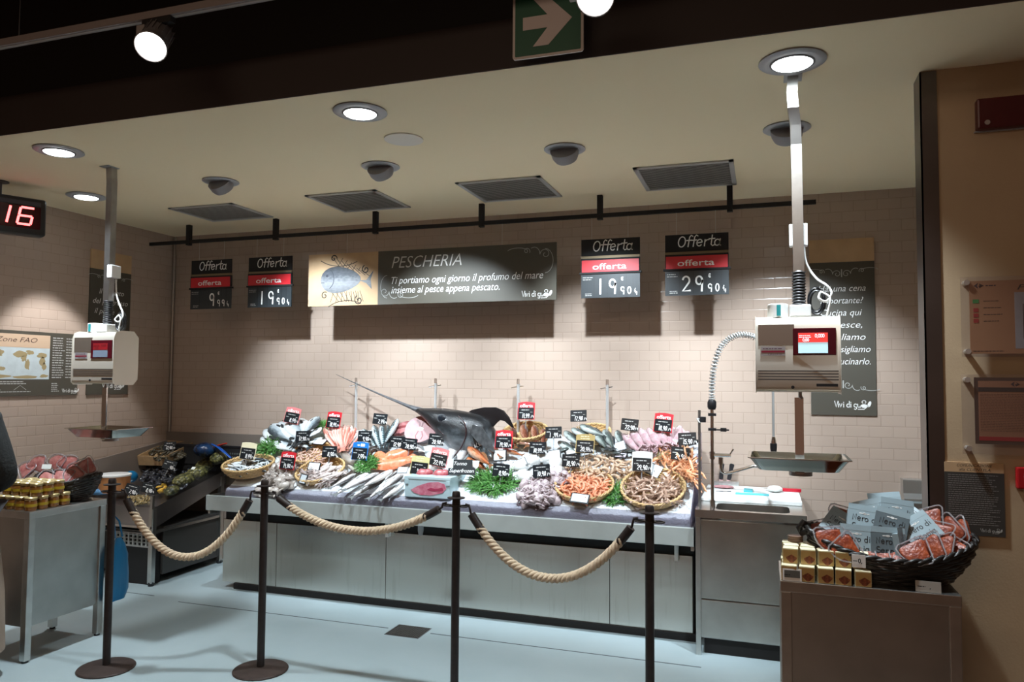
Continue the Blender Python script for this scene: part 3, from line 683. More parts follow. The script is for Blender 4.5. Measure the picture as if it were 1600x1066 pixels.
tray.build('front_gutter', mat('gutter_steel', (.50, .54, .52), .34, .35, noise=.10, nscale=6), ct, bevel=.002)
cb_(4.872, 4.892, -.93, -.02, .60, .74).build('end_rail', STEEL, ct)
cb_(1.262, 1.28, -.93, -.02, .60, .74).build('end_rail', STEEL, ct)
CLEAR = clear_mat('clear_acrylic', (.93, .94, .97), .10, .04)
BRIGHT = mat('bright_steel', (.72, .72, .71), .32, .55)
SHADE_ACRYLIC = clear_mat('shade_tinted_acrylic', (.70, .685, .72), .10, .1)  # pane's lavender tint also carries the shade of the upright ice front
cb_(1.40, 4.868, -.918, -.912, .742, .822).build('front_pane', SHADE_ACRYLIC, ct)
sp_ = MB().prism([(-.92, .74), (-.92, .835), (-.14, 1.27), (-.14, .74)], 4.872, 4.880, 'X', M=T(-OX, -OY, 0)); sp_.build('side_pane', clear_mat('side_acrylic', (.72, .68, .76), .16, .05, .12, (.5, .45, .55)), ct)
for x in (2.72, 4.77): cb_(x-.012, x+.012, -.80, -.75, .50, .63).build('bracket', WHITE, ct, bevel=.003)
for x, z in ((3.02, .56), (4.62, .56)): MB().lathe([(.001, -.045), (.014, -.04), (.02, -.01), (.02, .05), (.001, .05)], 14, 0, T(x-OX, -.86-OY, z+.03)).build('drain_tap', GREY, ct, 40)
for x in (2.075, 2.80, 3.50, 4.198):
    p = MB(); p.cyl((x-OX, -.15-OY, .70), (x-OX, -.15-OY, 1.60), .0115, n=12); p.cyl((x-OX, -.15-OY, 1.60), (x-OX, -.15-OY, 1.605), .015, n=12); po = p.build('post', BRIGHT, ct, 60)
    MB().box(x-OX-.009, x-OX-.004, -.158-OY, -.142-OY, 1.605, 1.645).box(x-OX+.004, x-OX+.009, -.158-OY, -.142-OY, 1.605, 1.645).build('glass_clip', CHROME, po)
    MB().tube([(x-OX-.04, -.20-OY, 1.575), (x-OX, -.15-OY, 1.585), (x-OX+.035, -.13-OY, 1.59)], .004, 6).build('cross_pin', CHROME, po)
# crushed ice bed
SL = .548; SA = math.atan(SL)
EN = Vector((0, -math.sin(SA), math.cos(SA))); ES = Vector((0, math.cos(SA), math.sin(SA))); EX = Vector((1, 0, 0))
def icez(y): return .800 + (y+.88)*SL
def at(u, v, d=0): return onplane(u, v, Vector((0, -.88, .80)) + EN*d, EN)
R = random.Random(11); nx, ny = 150, 34; vv = []; ff = []
prof = [(-.908, .70), (-.910, .745), (-.907, .775), (-.897, .792), (-.88, .801)] + [(-.86 + .72*i/24, icez(-.86+.72*i/24)) for i in range(25)] + [(-.06, 1.20), (-.04, 1.1), (-.04, .7)]
for i in range(nx+1):
    x = 1.40 + (4.866-1.40)*i/nx
    for (y, z) in prof:
        n_ = R.uniform(-.006, .006) if z > .78 else R.uniform(-.001, .001)
        vv.append((x + R.uniform(-.004, .004)*(0 < i < nx), y + n_*.3, z + n_))
m_ = len(prof)
for i in range(nx):
    for j in range(m_-1): ff.append((i*m_+j, (i+1)*m_+j, (i+1)*m_+j+1, i*m_+j+1))
ff.append(tuple(range(m_))); ff.append(tuple(nx*m_+j for j in reversed(range(m_))))
ICE = mat('crushed_ice', (.68, .72, .755), .35, bump=.6, bscale=70, sss=.0)
ice = MB().add(vv, ff).build('crushed_ice', ICE, None, 40)
tag(ice, 'bed of white crushed ice sloping along the whole fish counter', 'ice', kind='stuff')

# ------------------------------------------------------------ sink unit
su = thing('sink_unit', 'stainless steel sink unit right of the fish counter', 'sink unit', (5.22, -.5, 0))
def sb(x0, x1, y0, y1, z0, z1): return MB().box(x0-5.22, x1-5.22, y0+.5, y1+.5, z0, z1)
SPAN = mat('sink_steel', (.60, .60, .57), .28, 1, noise=.18, nscale=5, bump=.02, bscale=50)
sb(4.93, 5.50, -.955, -.935, .33, .80).build('door', SPAN, su, bevel=.003)
sb(4.93, 5.50, -.955, -.935, .10, .322).build('drawer', SPAN, su, bevel=.003)
sb(4.915, 5.515, -.935, -.05, .09, .82).build('carcass', STEEL_D, su)
for x, y in ((4.905, -.985), (5.505, -.985), (4.905, -.09), (5.505, -.09)): sb(x, x+.03, y, y+.04, 0, .82).build('leg', STEEL, su, bevel=.003)
sb(4.95, 5.49, -.93, -.10, .0, .09).build('plinth', MATTE, su)
top = MB(); X0, X1, Y0, Y1 = 4.903, 5.535, -1.0, -.03; sx0, sx1, sy0, sy1 = 5.02, 5.445, -.955, -.70
outer = [(X0, Y0), (X1, Y0), (X1, Y1), (X0, Y1)]; hole = rrect(sx0, sx1, sy0, sy1, .05, 4)
bm_v = [(x-5.22, y+.5, .866) for x, y in outer] + [(x-5.22, y+.5, .866) for x, y in hole]
# ring of faces between the outer edge and the rounded hole
n = len(hole); fs = []
def near(p):  # outer corner that belongs to a hole vertex
    return (0 if p[0] < (sx0+sx1)/2 else 1) if p[1] < (sy0+sy1)/2 else (3 if p[0] < (sx0+sx1)/2 else 2)
for i in range(n):
    a, b2_ = hole[i], hole[(i+1) % n]; ca, cb2 = near(a), near(b2_)
    if ca == cb2: fs.append((4+i, 4+(i+1) % n, ca))
    else: fs.append((4+i, 4+(i+1) % n, cb2, ca))
top.add(bm_v, fs)
top.add([(x-5.22, y+.5, z) for z in (.866, .82) for x, y in outer], [(0, 1, 5, 4), (1, 2, 6, 5), (2, 3, 7, 6), (3, 0, 4, 7), (4, 5, 6, 7)])
top.build('worktop', mat('worktop_steel', (.66, .66, .64), .25, 1, noise=.1, nscale=8), su)
bs = MB(); bs.loft([[(x-5.22, y+.5, z) for x, y in rrect(sx0+k, sx1-k, sy0+k, sy1-k, .05, 4)] for z, k in ((.866, 0), (.80, .004), (.70, .012), (.68, .03))], caps=False)
q = [(x-5.22, y+.5, .68) for x, y in rrect(sx0+.03, sx1-.03, sy0+.03, sy1-.03, .05, 4)]; bs.add(q, [tuple(range(len(q)))])
bs.build('basin', mat('basin_steel', (.45, .45, .43), .3, 1), su, 40)
# tap: column, sprung hose and swivel spout
fa = thing('pre_rinse_tap', 'tall chrome pre-rinse tap with a coiled spring hose at the sink', 'tap', (5.003, -.93, .866))
MB().cyl((0, 0, -.0), (0, 0, .05), .016, n=14).cyl((0, 0, .05), (0, 0, .62), .0105, n=12).build('column', CHROME, fa, 60)
MB().lathe([(.001, .60), (.02, .60), (.027, .615), (.027, .645), (.02, .66), (.001, .66)], 16).build('hose_collar', BLACK, fa, 40)
cl = MB()
for z in (.57, .48): cl.box(-.022, .025, -.018, .018, z-.008, z+.008)
cl.box(.025, .10, -.006, .006, .474, .482); cl.box(.05, .085, -.012, .012, .468, .490); cl.build('hose_clamp', BLACK, fa)
MB().cyl((-.0, 0, .300), (0, 0, .345), .017, n=12).cyl((0, 0, .322), (.11, -.01, .326), .011, n=12).cyl((.10, -.01, .326), (.125, -.01, .365), .005, n=8).build('mixer_lever', CHROME, fa, 50)
MB().tube([(.05, 0, .31), (.05, 0, .25), (.055, 0, .225), (.075, 0, .215), (.10, 0, .22), (.24, .02, .265), (.262, .02, .262)], .0095, 10).cyl((.05, 0, .27), (.05, 0, .31), .015, n=12).build('swivel_spout', CHROME, fa, 60)
hp = [(0, 0, .66), (.002, 0, .75), (.012, 0, .85), (.04, 0, .95), (.085, .01, 1.02), (.15, .02, 1.055), (.22, .04, 1.055), (.29, .06, 1.02), (.335, .07, .95), (.352, .08, .86), (.355, .08, .78), (.355, .08, .43)]
sp2 = smooth_path(hp[:10], 8)
MB().tube(smooth_path(hp, 6), .0075, 8).build('hose', mat('hose_grey', (.30, .30, .29), .4), fa, 60)
def coil(path, r, turns, wire, n=5, per=12):
    path = [Vector(p) for p in path]; N = turns*per; out = []
    for i in range(N+1):
        s_ = i/N*(len(path)-1); k = min(int(s_), len(path)-2); p = path[k].lerp(path[k+1], s_-k); t_ = (path[k+1]-path[k]).normalized()
        a = Vector((0, 1, 0)); x = (a - t_*a.dot(t_)).normalized(); y = t_.cross(x); an = 2*PI*i/per
        out.append(p + (x*math.cos(an) + y*math.sin(an))*r)
    return MB().tube(out, wire, n)
coil(sp2, .0165, 46, .0042).build('spring', BRIGHT, fa, 60)
MB().lathe([(.001, .44), (.010, .44), (.016, .41), (.016, .385), (.010, .37), (.001, .37)], 14, 0, T(.355, .08, 0)).build('spray_valve', CHROME, fa, 40)
MB().lathe([(.001, .30), (.022, .30), (.024, .315), (.016, .34), (.020, .37), (.020, .40), (.001, .40)], 14, 0, T(.355, .08, 0)).build('spray_grip', BLACK, fa, 40)
hr = thing('pane_holder', 'thin dark upright rod with a clamp at the counter end', 'rod', (4.925, -.90, .83))
MB().cyl((0, 0, -.0), (0, 0, .63), .0085, n=10).build('rod', STEEL_D, hr, 60)
MB().box(.0, .04, -.014, .014, .555, .59).build('clamp', BLACK, hr, bevel=.003)
MB().tube([(.0, -.012, .575), (-.012, -.03, .58), (.004, -.03, .555)], .004, 6).build('wing_screw', WHITE, hr)
tag(MB().box(4.915, 5.525, -.655, -.06, .8665, .893).build('cutting_board', mat('cutting_board', (.80, .82, .81), .45, noise=.05, nscale=20), None, bevel=.006),
    'thick white cutting board lying on the sink unit behind the basin', 'cutting board')
def knife(label, M, handle, bl=.18):
    t = thing('knife', label, 'knife'); t.matrix_world = M
    MB().prism([(0, -.014), (bl*.8, -.010), (bl, .012), (0, .014)], -.001, .001, 'Z').build('blade', CHROME, t)
    MB().loft([[(x, yy*w_, zz*.010) for yy, zz in ((-1, -1), (1, -1), (1.1, 0), (1, 1), (-1, 1), (-1.1, 0))] for x, w_ in ((0, .011), (-.02, .014), (-.07, .012), (-.11, .016), (-.118, .010))]).build('handle', handle, t, 50)
BLK = thing('knife_rack', 'steel knife slot on the rear of the sink unit', 'knife rack', (5.03, -.042, .8665))
MB().box(-.09, .10, -.012, .012, 0, .055).build('holder', STEEL, BLK, bevel=.002)
for x, r in ((-.024, 4), (.030, 12)):
    knife('black-handled knife standing upright %s in the slot behind the cutting board' % ('at left' if r == 4 else 'at right'), T(5.03+x, -.0425, .9305) @ Ry(math.radians(90+r)) @ Rx(PI/2), BLACK, .045)
knife('red-handled knife lying on the right of the white cutting board', T(5.42, -.22, .9045) @ Rz(math.radians(178)), mat('red_handle', (.55, .01, .03), .35), .14)
tag(MB().loft([[(x, yy*.028, .9 + max(0, zz)*.006) for yy, zz in ((-1, 0), (1, 0), (1, 1), (-1, 1))] for x in (5.12, 5.18, 5.25, 5.33)]).build('cloth', mat('cyan_cloth', (.10, .55, .62), .7), None, loc=(0, -.45, -.0065), rot=(0, 0, 0)), 'folded cyan cleaning cloth flat on the white cutting board', 'cloth')
tag(MB().loft([[(5.19+dx+.02*yy, -.36+i*.022, .8935+.012*zz) for dx, yy, zz in ((0, -1, 0), (.018, 1, 0), (.018, 1, 1), (0, -1, 1))] for i in range(6)]).build('scraper', mat('cyan_plastic', (.05, .45, .52), .4), None), 'small cyan scraper lying across the cutting board', 'scraper')
tag(MB().ball((5.37, -.27, .915), (.05, .06, .021), 14).build('paper_wad', PALEP, None, 60), 'crumpled white paper beside the red knife on the cutting board', 'paper')
tag(MB().ball((5.03, -.20, .902), (.075, .05, .0095), 12).build('fish_fillet', mat('pink_fillet', (.70, .34, .36), .4, noise=.3, nscale=40), None, 60), 'pale pink fish fillet at the left of the cutting board', 'fish')
tag(MB().loft([[(4.99+.10*i, -.40+.02*i+w_, .8935 + .003*h_) for w_, h_ in ((-.02, 0), (.02, 0), (.02, 1), (-.02, 1))] for i in range(2)]).build('steel_spatula', CHROME, None), 'flat steel blade lying at the left of the cutting board', 'tool')
# paper dispenser on the back wall
dp = thing('paper_dispenser', 'steel paper dispenser on the tiled wall beside the right pillar', 'dispenser', (6.255, 0, .79))
MB().prism([(-.002, 0), (-.002, .205), (-.10, .205), (-.10, .115), (-.135, .085), (-.135, .07), (-.10, .0)], -.08, .085, 'X').build('body', mat('dispenser_steel', (.60, .62, .62), .3, .9), dp, bevel=.004)
MB().box(-.07, .075, -.128, -.103, .015, .075).build('outlet', STEEL_D, dp)

# ------------------------------------------------------------ rope barrier
def stanchion(label, x, y):
    t = thing('rope_post', label, 'rope post', (x, y, 0), 0, 'rope barrier posts')
    MB().lathe([(.001, 0), (.150, 0), (.152, .006), (.148, .011), (.10, .017), (.03, .024), (.001, .025)], 48).build('base', mat('rusty_base', (.055, .036, .030), .5, .2, noise=.35, nscale=25), t, 40)
    MB().cyl((0, 0, .02), (0, 0, 1.04), .021, n=20).build('pole', BROWN, t, 60)
    MB().lathe([(.001, 1.025), (.045, 1.027), (.046, 1.032), (.022, 1.036), (.021, 1.055), (.017, 1.063), (.001, 1.064)], 28).build('cap', BROWN, t, 40)
    rg = MB()
    rg.lathe([(.021, .985), (.028, .985), (.028, .993), (.021, .993)], 24)
    for s_ in (-1, 1): rg.tube([(s_*(.043+.024*math.cos(a)), .024*math.sin(a), .989) for a in [2*PI*i/16 for i in range(17)]], .0045, 6)
    rg.build('ring_plate', BROWN, t, 40)
    return t
POSTS = [(1.778, -2.326), (2.610, -2.059), (3.792, -2.067), (4.797, -2.144)]
for (x, y), l in zip(POSTS, ('dark brown rope post leftmost of the four, before the steel table', 'dark brown rope post second from left, with its round base in view',
                            'dark brown rope post third from left, before the middle of the fish counter', 'dark brown rope post rightmost of the four, near the sink unit')): stanchion(l, x, y)
ROPE = mat('sisal_rope', (.68, .54, .38), .85, noise=.15, nscale=60, bump=.5, bscale=300)
def rope(label, p0, p1, sag, skew=0):
    a = Vector((*p0, .985)); b_ = Vector((*p1, .985)); d = (b_-a); d.z = 0; dn = d.normalized()
    a = a + dn*.066; b_ = b_ - dn*.066
    P = lambda s_: a.lerp(b_, s_) - Vector((0, 0, sag*(1-abs(2*(s_**(1+skew))-1)**2.1)))
    pts = [P(i/240) for i in range(241)]
    L_ = [0]
    for i in range(240): L_.append(L_[-1] + (pts[i+1]-pts[i]).length)
    tot = L_[-1]; i0 = next(i for i, s_ in enumerate(L_) if s_ > .115); i1 = next(i for i, s_ in enumerate(L_) if s_ > tot-.115)
    t = thing('barrier_rope', label, 'rope', (0, 0, 0), 0, 'twisted barrier ropes')
    side = dn.cross(Vector((0, 0, 1)))
    for k in range(3):
        q = []
        for i in range(i0, i1+1):
            tt = (pts[min(i+1, 240)]-pts[max(i-1, 0)]).normalized(); n_ = side.cross(tt); an = 2*PI*(L_[i]/.075) + k*2*PI/3
            q.append(pts[i] + (side*math.cos(an) + n_*math.sin(an))*.0122)
        MB().tube(q, .0110, 8).build('strand', ROPE, t, 60)
    for lo, hi in ((4, i0+4), (i1-4, 236)):
        q = pts[lo:hi+1]; j = next((i for i, s_ in enumerate(L_) if s_ > .035), 1)
        q = [p for i, p in enumerate(pts) if (lo <= i <= hi) and .035 < L_[i] < tot-.035]
        MB().tube(q, .0215, 14).build('end_sleeve', BROWN, t, 50)
    for e, nx_ in ((a, pts[8]), (b_, pts[-9])):
        hk = MB(); c = Vector(e); s_ = 1 if nx_ is pts[8] else -1
        hk.tube([c - dn*s_*.012 + Vector((0, 0, .016)), c + dn*s_*.008 + Vector((0, 0, .012)), c + dn*s_*.014 - Vector((0, 0, .01)), c + (nx_-c)*.6, c + (nx_-c).normalized()*.045], .006, 8)
        hk.build('snap_hook', BROWN, t, 60)
rope('thick twisted natural rope sagging between the first and second posts from left', POSTS[0], POSTS[1], .36)
rope('thick twisted natural rope sagging between the second and third posts from left', POSTS[1], POSTS[2], .165)
rope('thick twisted natural rope sagging between the third and fourth posts from left', POSTS[2], POSTS[3], .31)

# ------------------------------------------------------------ steel display tables
TPAN = mat('table_panel', (.50, .50, .48), .34, 1, noise=.15, nscale=5, bump=.03, bscale=30)
def table(label, x0, x1, y0, y1, zt, panel_z):
    t = thing('display_table', label, 'table', ((x0+x1)/2, (y0+y1)/2, 0)); a, d = (x1-x0)/2, (y1-y0)/2
    MB().box(-a, a, -d, d, zt-.042, zt).build('tabletop', STEEL, t, bevel=.003)
    for sx in (-1, 1):
        for sy in (-1, 1):
            MB().box(sx*(a-.022)-.020, sx*(a-.022)+.020, sy*(d-.022)-.020, sy*(d-.022)+.020, 0.012, zt-.042).build('leg', STEEL, t, bevel=.003)
            MB().cyl((sx*(a-.022), sy*(d-.022), 0), (sx*(a-.022), sy*(d-.022), .014), .017, n=12).build('foot', BLACK, t)
    for sy in (-1, 1): MB().box(-a+.04, a-.04, sy*(d-.018)-.004, sy*(d-.018)+.004, panel_z, zt-.042).build('panel', TPAN, t)
    for sx in (-1, 1): MB().box(sx*(a-.018)-.004, sx*(a-.018)+.004, -d+.04, d-.04, panel_z, zt-.042).build('panel', TPAN, t)
table('steel display table at the left edge, carrying honey-coloured jars and a black basket', .87, 1.29, -2.436, -1.90, .86, .20)
table('steel display table at lower right, carrying yellow boxes and a large black basket', 5.36, 5.99, -2.505, -2.155, .86, .12)

# ------------------------------------------------------------ baskets
def basket(name, label, cat, rx, ry, h, m, M, flare=.72, ridge=.004, rings=8, ztilt=0, ends=0, rimr=.010, group=None, fill=None, z0=0):
    t = thing(name, label, cat, group=group); t.matrix_world = M
    def rz(a): return ends*(math.cos(a)**2) + ztilt*math.sin(a)
    def pt(a, k, w=0):
        s_ = flare + (1-flare)*math.sin(k*PI/2)
        return ((rx*s_+w)*math.cos(a), (ry*s_+w)*math.sin(a), .008 + (h+rz(a)-.008)*k)
    wl = MB(); n = 72
    for j in range(rings):
        k = (j+.5)/rings
        wl.tube([pt(2*PI*i/n, k, ridge*math.sin(2*PI*i/n*18 + (PI if j % 2 else 0))) for i in range(n+1)], h/rings*.62, 6, caps=False)
    n2 = 40; w_ = []
    for j in range(rings+1): w_.append([pt(2*PI*i/n2, j/rings) for i in range(n2)])
    wl.loft(w_, caps=False); wl.build('woven_wall', m, t, 60)
    MB().lathe([(.001, 0), (1, 0), (1, .010), (.001, .010)], 40, 0, None, rx*flare, ry*flare).build('bottom', m, t)
    rm = MB()
    for ph in (0, PI): rm.tube([tuple(Vector(pt(2*PI*i/144, 1, rimr*.5*math.cos(2*PI*i/144*20+ph))) + Vector((0, 0, rimr*.5*math.sin(2*PI*i/144*20+ph)))) for i in range(145)], rimr*.72, 6, caps=False)
    rm.build('braided_rim', m, t, 60)
    return t
WICK = mat('pale_wicker', (.66, .44, .20), .6, noise=.3, nscale=60)
BWICK = mat('black_wicker', (.012, .010, .009), .42, noise=.3, nscale=60)

# wedge shaped sealed trays
TRAYM = clear_mat('clear_tray', (.96, .95, .96), .06, .10, .0, (.8, .8, .82))
def wedge_pack(fill):
    t = thing('sealed_tray', 'x', 'sealed tray')
    sec = [(.006, .060), (-.006, .060), (-.012, .054)] + [(.088*math.sin(a), .050 - .105*math.cos(a)) for a in [math.radians(q) for q in (-46, -43, -37, -25, -12, 0, 12, 25, 37, 43, 46)]] + [(.012, .054)]
    sec[3] = (-.060, -.012); sec[13] = (.060, -.012)
    sec = [(x_, z_) for x_, z_ in sec]
    def shr(p, k): return [(x_*k, (z_+.01)*k-.01) for x_, z_ in p]
    tr_ = MB(); tr_.loft([[(x_, y_, z_) for x_, z_ in shr(sec, k)] for k, y_ in ((1.08, -.010), (1.08, -.013), (1.0, -.011), (.94, .018), (.92, .020))])
    tr_.build('tray', TRAYM, t, 30)
    fl = MB(); fl.loft([[(x_, y_, z_) for x_, z_ in shr(sec, k)] for k, y_ in ((.80, -.0085), (.90, -.006), (.90, .015), (.8, .017))]); fl.build('filling', fill, t, 30)
    rm = MB(); e_ = shr(sec, 1.08); rm.tube([(x_, -.0125, z_) for x_, z_ in e_ + [e_[0]]], .0032, 5, caps=False); rm.build('rim', clear_mat('tray_rim', (.9, .9, .92), .25, .15, .22, (.75, .72, .74)), t, 50)
    return t
FILL = mat('cured_fish', (.40, .085, .028), .35, col2=(.20, .032, .012), nscale=45, bump=.4, bscale=90)
FILL2 = mat('cured_ham', (.40, .10, .09), .35, col2=(.55, .25, .22), nscale=40, bump=.3, bscale=80)
def put(src, first, M, label, group=None):
    o = src if first else dup(src); o.matrix_world = M; o['label'] = label
    if group: o['group'] = group
    return o
def facing(p, yaw, lean, roll): return T(p) @ Rz(math.radians(yaw)) @ Rx(math.radians(-lean)) @ Ry(math.radians(roll))

# right table: black basket with cuttlefish ink cartons and sealed trays
bk = basket('display_basket', 'large oval black wicker basket full of cartons and sealed trays, on the right table', 'basket', .305, .165, .125, BWICK, T(5.775, -2.315, .861), .70, .004, 9, .025, .055, .012)
MB().tube([(-.30, -.03, .17), (-.325, 0, .155), (-.335, .0, .175), (-.32, 0, .20), (-.30, .02, .185)], .013, 8).build('handle', BWICK, bk, 60)
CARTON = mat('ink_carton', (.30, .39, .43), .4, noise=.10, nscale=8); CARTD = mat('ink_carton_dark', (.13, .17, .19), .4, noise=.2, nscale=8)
def carton(dark):
    t = thing('ink_carton', 'x', 'carton', group='cuttlefish ink cartons in the black basket'); w, h = .062, .049
    MB().box(-w, w, -.012, .012, -h, h).build('box', CARTD if dark else CARTON, t, bevel=.001)
    MB().prism([(-w, h-.001), (w, h-.001), (w*.98, h+.022), (-w*.98, h+.022)], -.0125, -.011).build('hang_flap', CARTON, t)
    o = MB(); inkm = mat('black_ink', (.015, .017, .02), .5)
    strokes(o, 'Nero di', -w*.72, .006, .024, .0028, y=-.0128, sx=1.15); strokes(o, 'Seppia', -w*.72, -.030, .024, .0028, y=-.0128, sx=1.2)
    o.build('lettering', inkm, t)
    o = MB(); o.add([(x_, -.0128, z_) for x_, z_ in arc(0, h*.74, .008, .004, 0, 345, 11)], [tuple(range(12))]); bars(o, -.02, .02, h*.68, h*.80, 1, .003, -.0128, .1, rnd=random.Random(1)); o.build('emblem', CHALK, t)
    return t
cA, cB = carton(False), carton(True); ua = ub = True
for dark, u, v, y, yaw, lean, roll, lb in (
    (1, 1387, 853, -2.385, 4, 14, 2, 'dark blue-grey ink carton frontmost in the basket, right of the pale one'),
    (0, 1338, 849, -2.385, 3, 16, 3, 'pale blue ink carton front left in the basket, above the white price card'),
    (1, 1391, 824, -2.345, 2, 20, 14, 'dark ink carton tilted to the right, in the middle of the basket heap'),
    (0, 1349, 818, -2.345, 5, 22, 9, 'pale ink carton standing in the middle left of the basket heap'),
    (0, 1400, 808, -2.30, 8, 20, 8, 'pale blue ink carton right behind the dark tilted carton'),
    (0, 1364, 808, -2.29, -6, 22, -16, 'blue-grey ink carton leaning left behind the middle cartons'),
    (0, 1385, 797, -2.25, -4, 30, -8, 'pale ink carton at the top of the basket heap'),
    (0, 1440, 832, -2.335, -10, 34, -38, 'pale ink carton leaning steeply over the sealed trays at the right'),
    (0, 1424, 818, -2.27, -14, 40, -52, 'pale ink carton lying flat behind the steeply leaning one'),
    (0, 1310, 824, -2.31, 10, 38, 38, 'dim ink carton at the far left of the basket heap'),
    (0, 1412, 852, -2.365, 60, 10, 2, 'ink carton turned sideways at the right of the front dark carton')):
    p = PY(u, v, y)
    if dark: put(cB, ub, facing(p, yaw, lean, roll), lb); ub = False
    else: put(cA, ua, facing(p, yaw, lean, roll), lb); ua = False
w1 = wedge_pack(FILL); first = True
for u, v, y, yaw, lean, roll, lb in (
    (1298, 842, -2.40, 8, 30, 48, 'sealed wedge tray of reddish slices at the left of the black basket, upper'),
    (1322, 856, -2.43, 6, 26, 10, 'sealed wedge tray of reddish slices at the left, just below the upper left one'),
    (1432, 862, -2.43, -8, 40, 20, 'sealed red wedge tray right of the front dark carton'),
    (1374, 871, -2.415, 5, 62, 70, 'sealed orange wedge tray lowest in front, beside the white price card'),
    (1395, 872, -2.415, -2, 62, 60, 'sealed orange wedge tray second along the front basket rim'),
    (1416, 871, -2.415, -10, 62, 80, 'sealed orange wedge tray third along the front basket rim'),
    (1434, 869, -2.41, -12, 60, 60, 'sealed orange wedge tray fourth along the front basket rim'),
    (1455, 856, -2.40, -34, 26, 6, 'sealed orange wedge tray standing in the right half of the basket'),
    (1466, 834, -2.33, -24, 34, 60, 'sealed orange wedge tray lying behind the standing one at right'),
    (1473, 855, -2.38, -40, 30, 30, 'sealed orange wedge tray with thick clear edge near the right rim'),
    (1484, 828, -2.28, -40, 18, -14, 'tall sealed orange wedge tray near the right back of the basket'),
    (1499, 832, -2.27, -58, 20, 0, 'sealed wedge tray at the far right end of the basket, in shade'),
    (1489, 858, -2.36, -44, 50, 74, 'sealed orange wedge tray lying along the right rim'),
    (1454, 812, -2.25, -20, 30, 30, 'sealed orange wedge tray sticking up behind the leaning carton'),
    (1283, 828, -2.28, 20, 60, 40, 'dark sealed wedge tray at the back left of the black basket'),
    (1318, 806, -2.20, 10, 60, 80, 'dark sealed wedge tray at the back rim of the black basket')):
    put(w1, first, facing(PY(u, v, y), yaw, lean, roll), lb, 'sealed wedge trays in the right basket'); first = False
# yellow boxes
TIN = mat('yellow_carton', (.56, .50, .30), .45); TINT = mat('cream_lid', (.80, .74, .52), .45)
PICB = mat('printed_food', (.30, .09, .035), .5, col2=(.13, .035, .02), nscale=110); GOLDP = mat('gold_print', (.50, .34, .13), .45)
def tin():
    t = thing('snack_box', 'x', 'box', group='small yellow picture boxes stacked on the right table'); w = .0285
    MB().box(-w, w, -.026, .026, 0, .057).build('carton', TIN, t, bevel=.0015); MB().box(-w+.001, w-.001, -.025, .025, .057, .0585).build('lid', TINT, t)
    MB().box(-w+.002, w-.002, -.0264, -.026, .002, .054).build('printed_front', GOLDP, t)
    MB().prism([(.004+.019*math.cos(a)*(1+.15*math.sin(3*a)), .019+.014*math.sin(a)*(1+.2*math.cos(4*a))) for a in [2*PI*i/16 for i in range(16)]], -.0270, -.0264).build('picture', PICB, t); return t
tb = tin(); first = True
for layer, z, rows in ((0, .861, [(-2.472, [0, 1, 2, 3, 4]), (-2.412, [0, 1, 2, 3]), (-2.352, [0, 1, 2]), (-2.292, [0, 1, 2])]),
                       (1, .9205, [(-2.438, [.15, .60, 1.03, 1.45, 1.92]), (-2.378, [.0, .55, 1.1, 1.5]), (-2.318, [.1, .6, 1.1])])):
    for ri, (y, cols) in enumerate(rows):
        for ci, c in enumerate(cols):
            x = 5.395 + (c*.066 if layer == 0 else (c*.126 if c < .3 else .02 + c*.122)) + (.004 if ri % 2 else 0)
            if layer == 1: x = 5.402 + ci*.064 + (.004 if ri % 2 else 0)
            if layer == 0 and ci == 4 and ri == 0: x += .002
            lb = '%s yellow picture box in the %s row of the %s layer, by the black basket' % (('leftmost', 'second', 'third', 'fourth', 'fifth')[ci], ('front', 'second', 'third', 'back')[ri], ('lower', 'upper')[layer])
            put(tb, first, T(x, y, z) @ Rz(math.radians(random.uniform(-7, 7))), lb); first = False
tag(MB().lathe([(.001, 0), (.030, 0), (.031, .010), (.029, .012), (.031, .015), (.031, .024), (.001, .025)], 24).build('round_tin', mat('brown_tin', (.15, .08, .05), .4), None, 40, loc=(5.425, -2.315, .980)), 'brown round tin lying on top of the yellow boxes at the back', 'tin')
def card(name, label, p, w, h, txt, yaw=0, lean=8, frame=WHITE, face=None, roll=0):
    t = thing(name, label, 'price card'); t.matrix_world = facing(p, yaw, lean, roll)
    MB().box(-w/2, w/2, -.002, .002, 0, h).build('card', frame, t)
    if face: MB().box(-w/2+.006, w/2-.006, -.0028, -.002, h*.28, h-.006).build('slot', face, t)
    o = MB(); strokes(o, txt, -w*.05, h*.35, h*.34, .003, y=-.0032); bars(o, -w*.42, -w*.1, h*.4, h*.6, 1, .003, -.0032, .1, rnd=random.Random(8)); o.build('price_digits', mat('black_ink', (.015, .017, .02), .5), t)
card('price_card', 'small white price card leaning on the front of the black basket', PY(1342, 887, -2.49), .048, .048, '0,', 0, 6)
card('price_holder', 'white framed price holder before the yellow boxes at the table corner', Vector((5.405, -2.502, .861)), .07, .047, '', 0, 6, WHITE, mat('grey_slot', (.10, .10, .09), .5))
card('price_card', 'clear price stand lying before the black basket at the table edge', Vector((5.882, -2.495, .861)), .085, .04, '3,', -3, 8, mat('dull_card', (.35, .33, .30), .5))

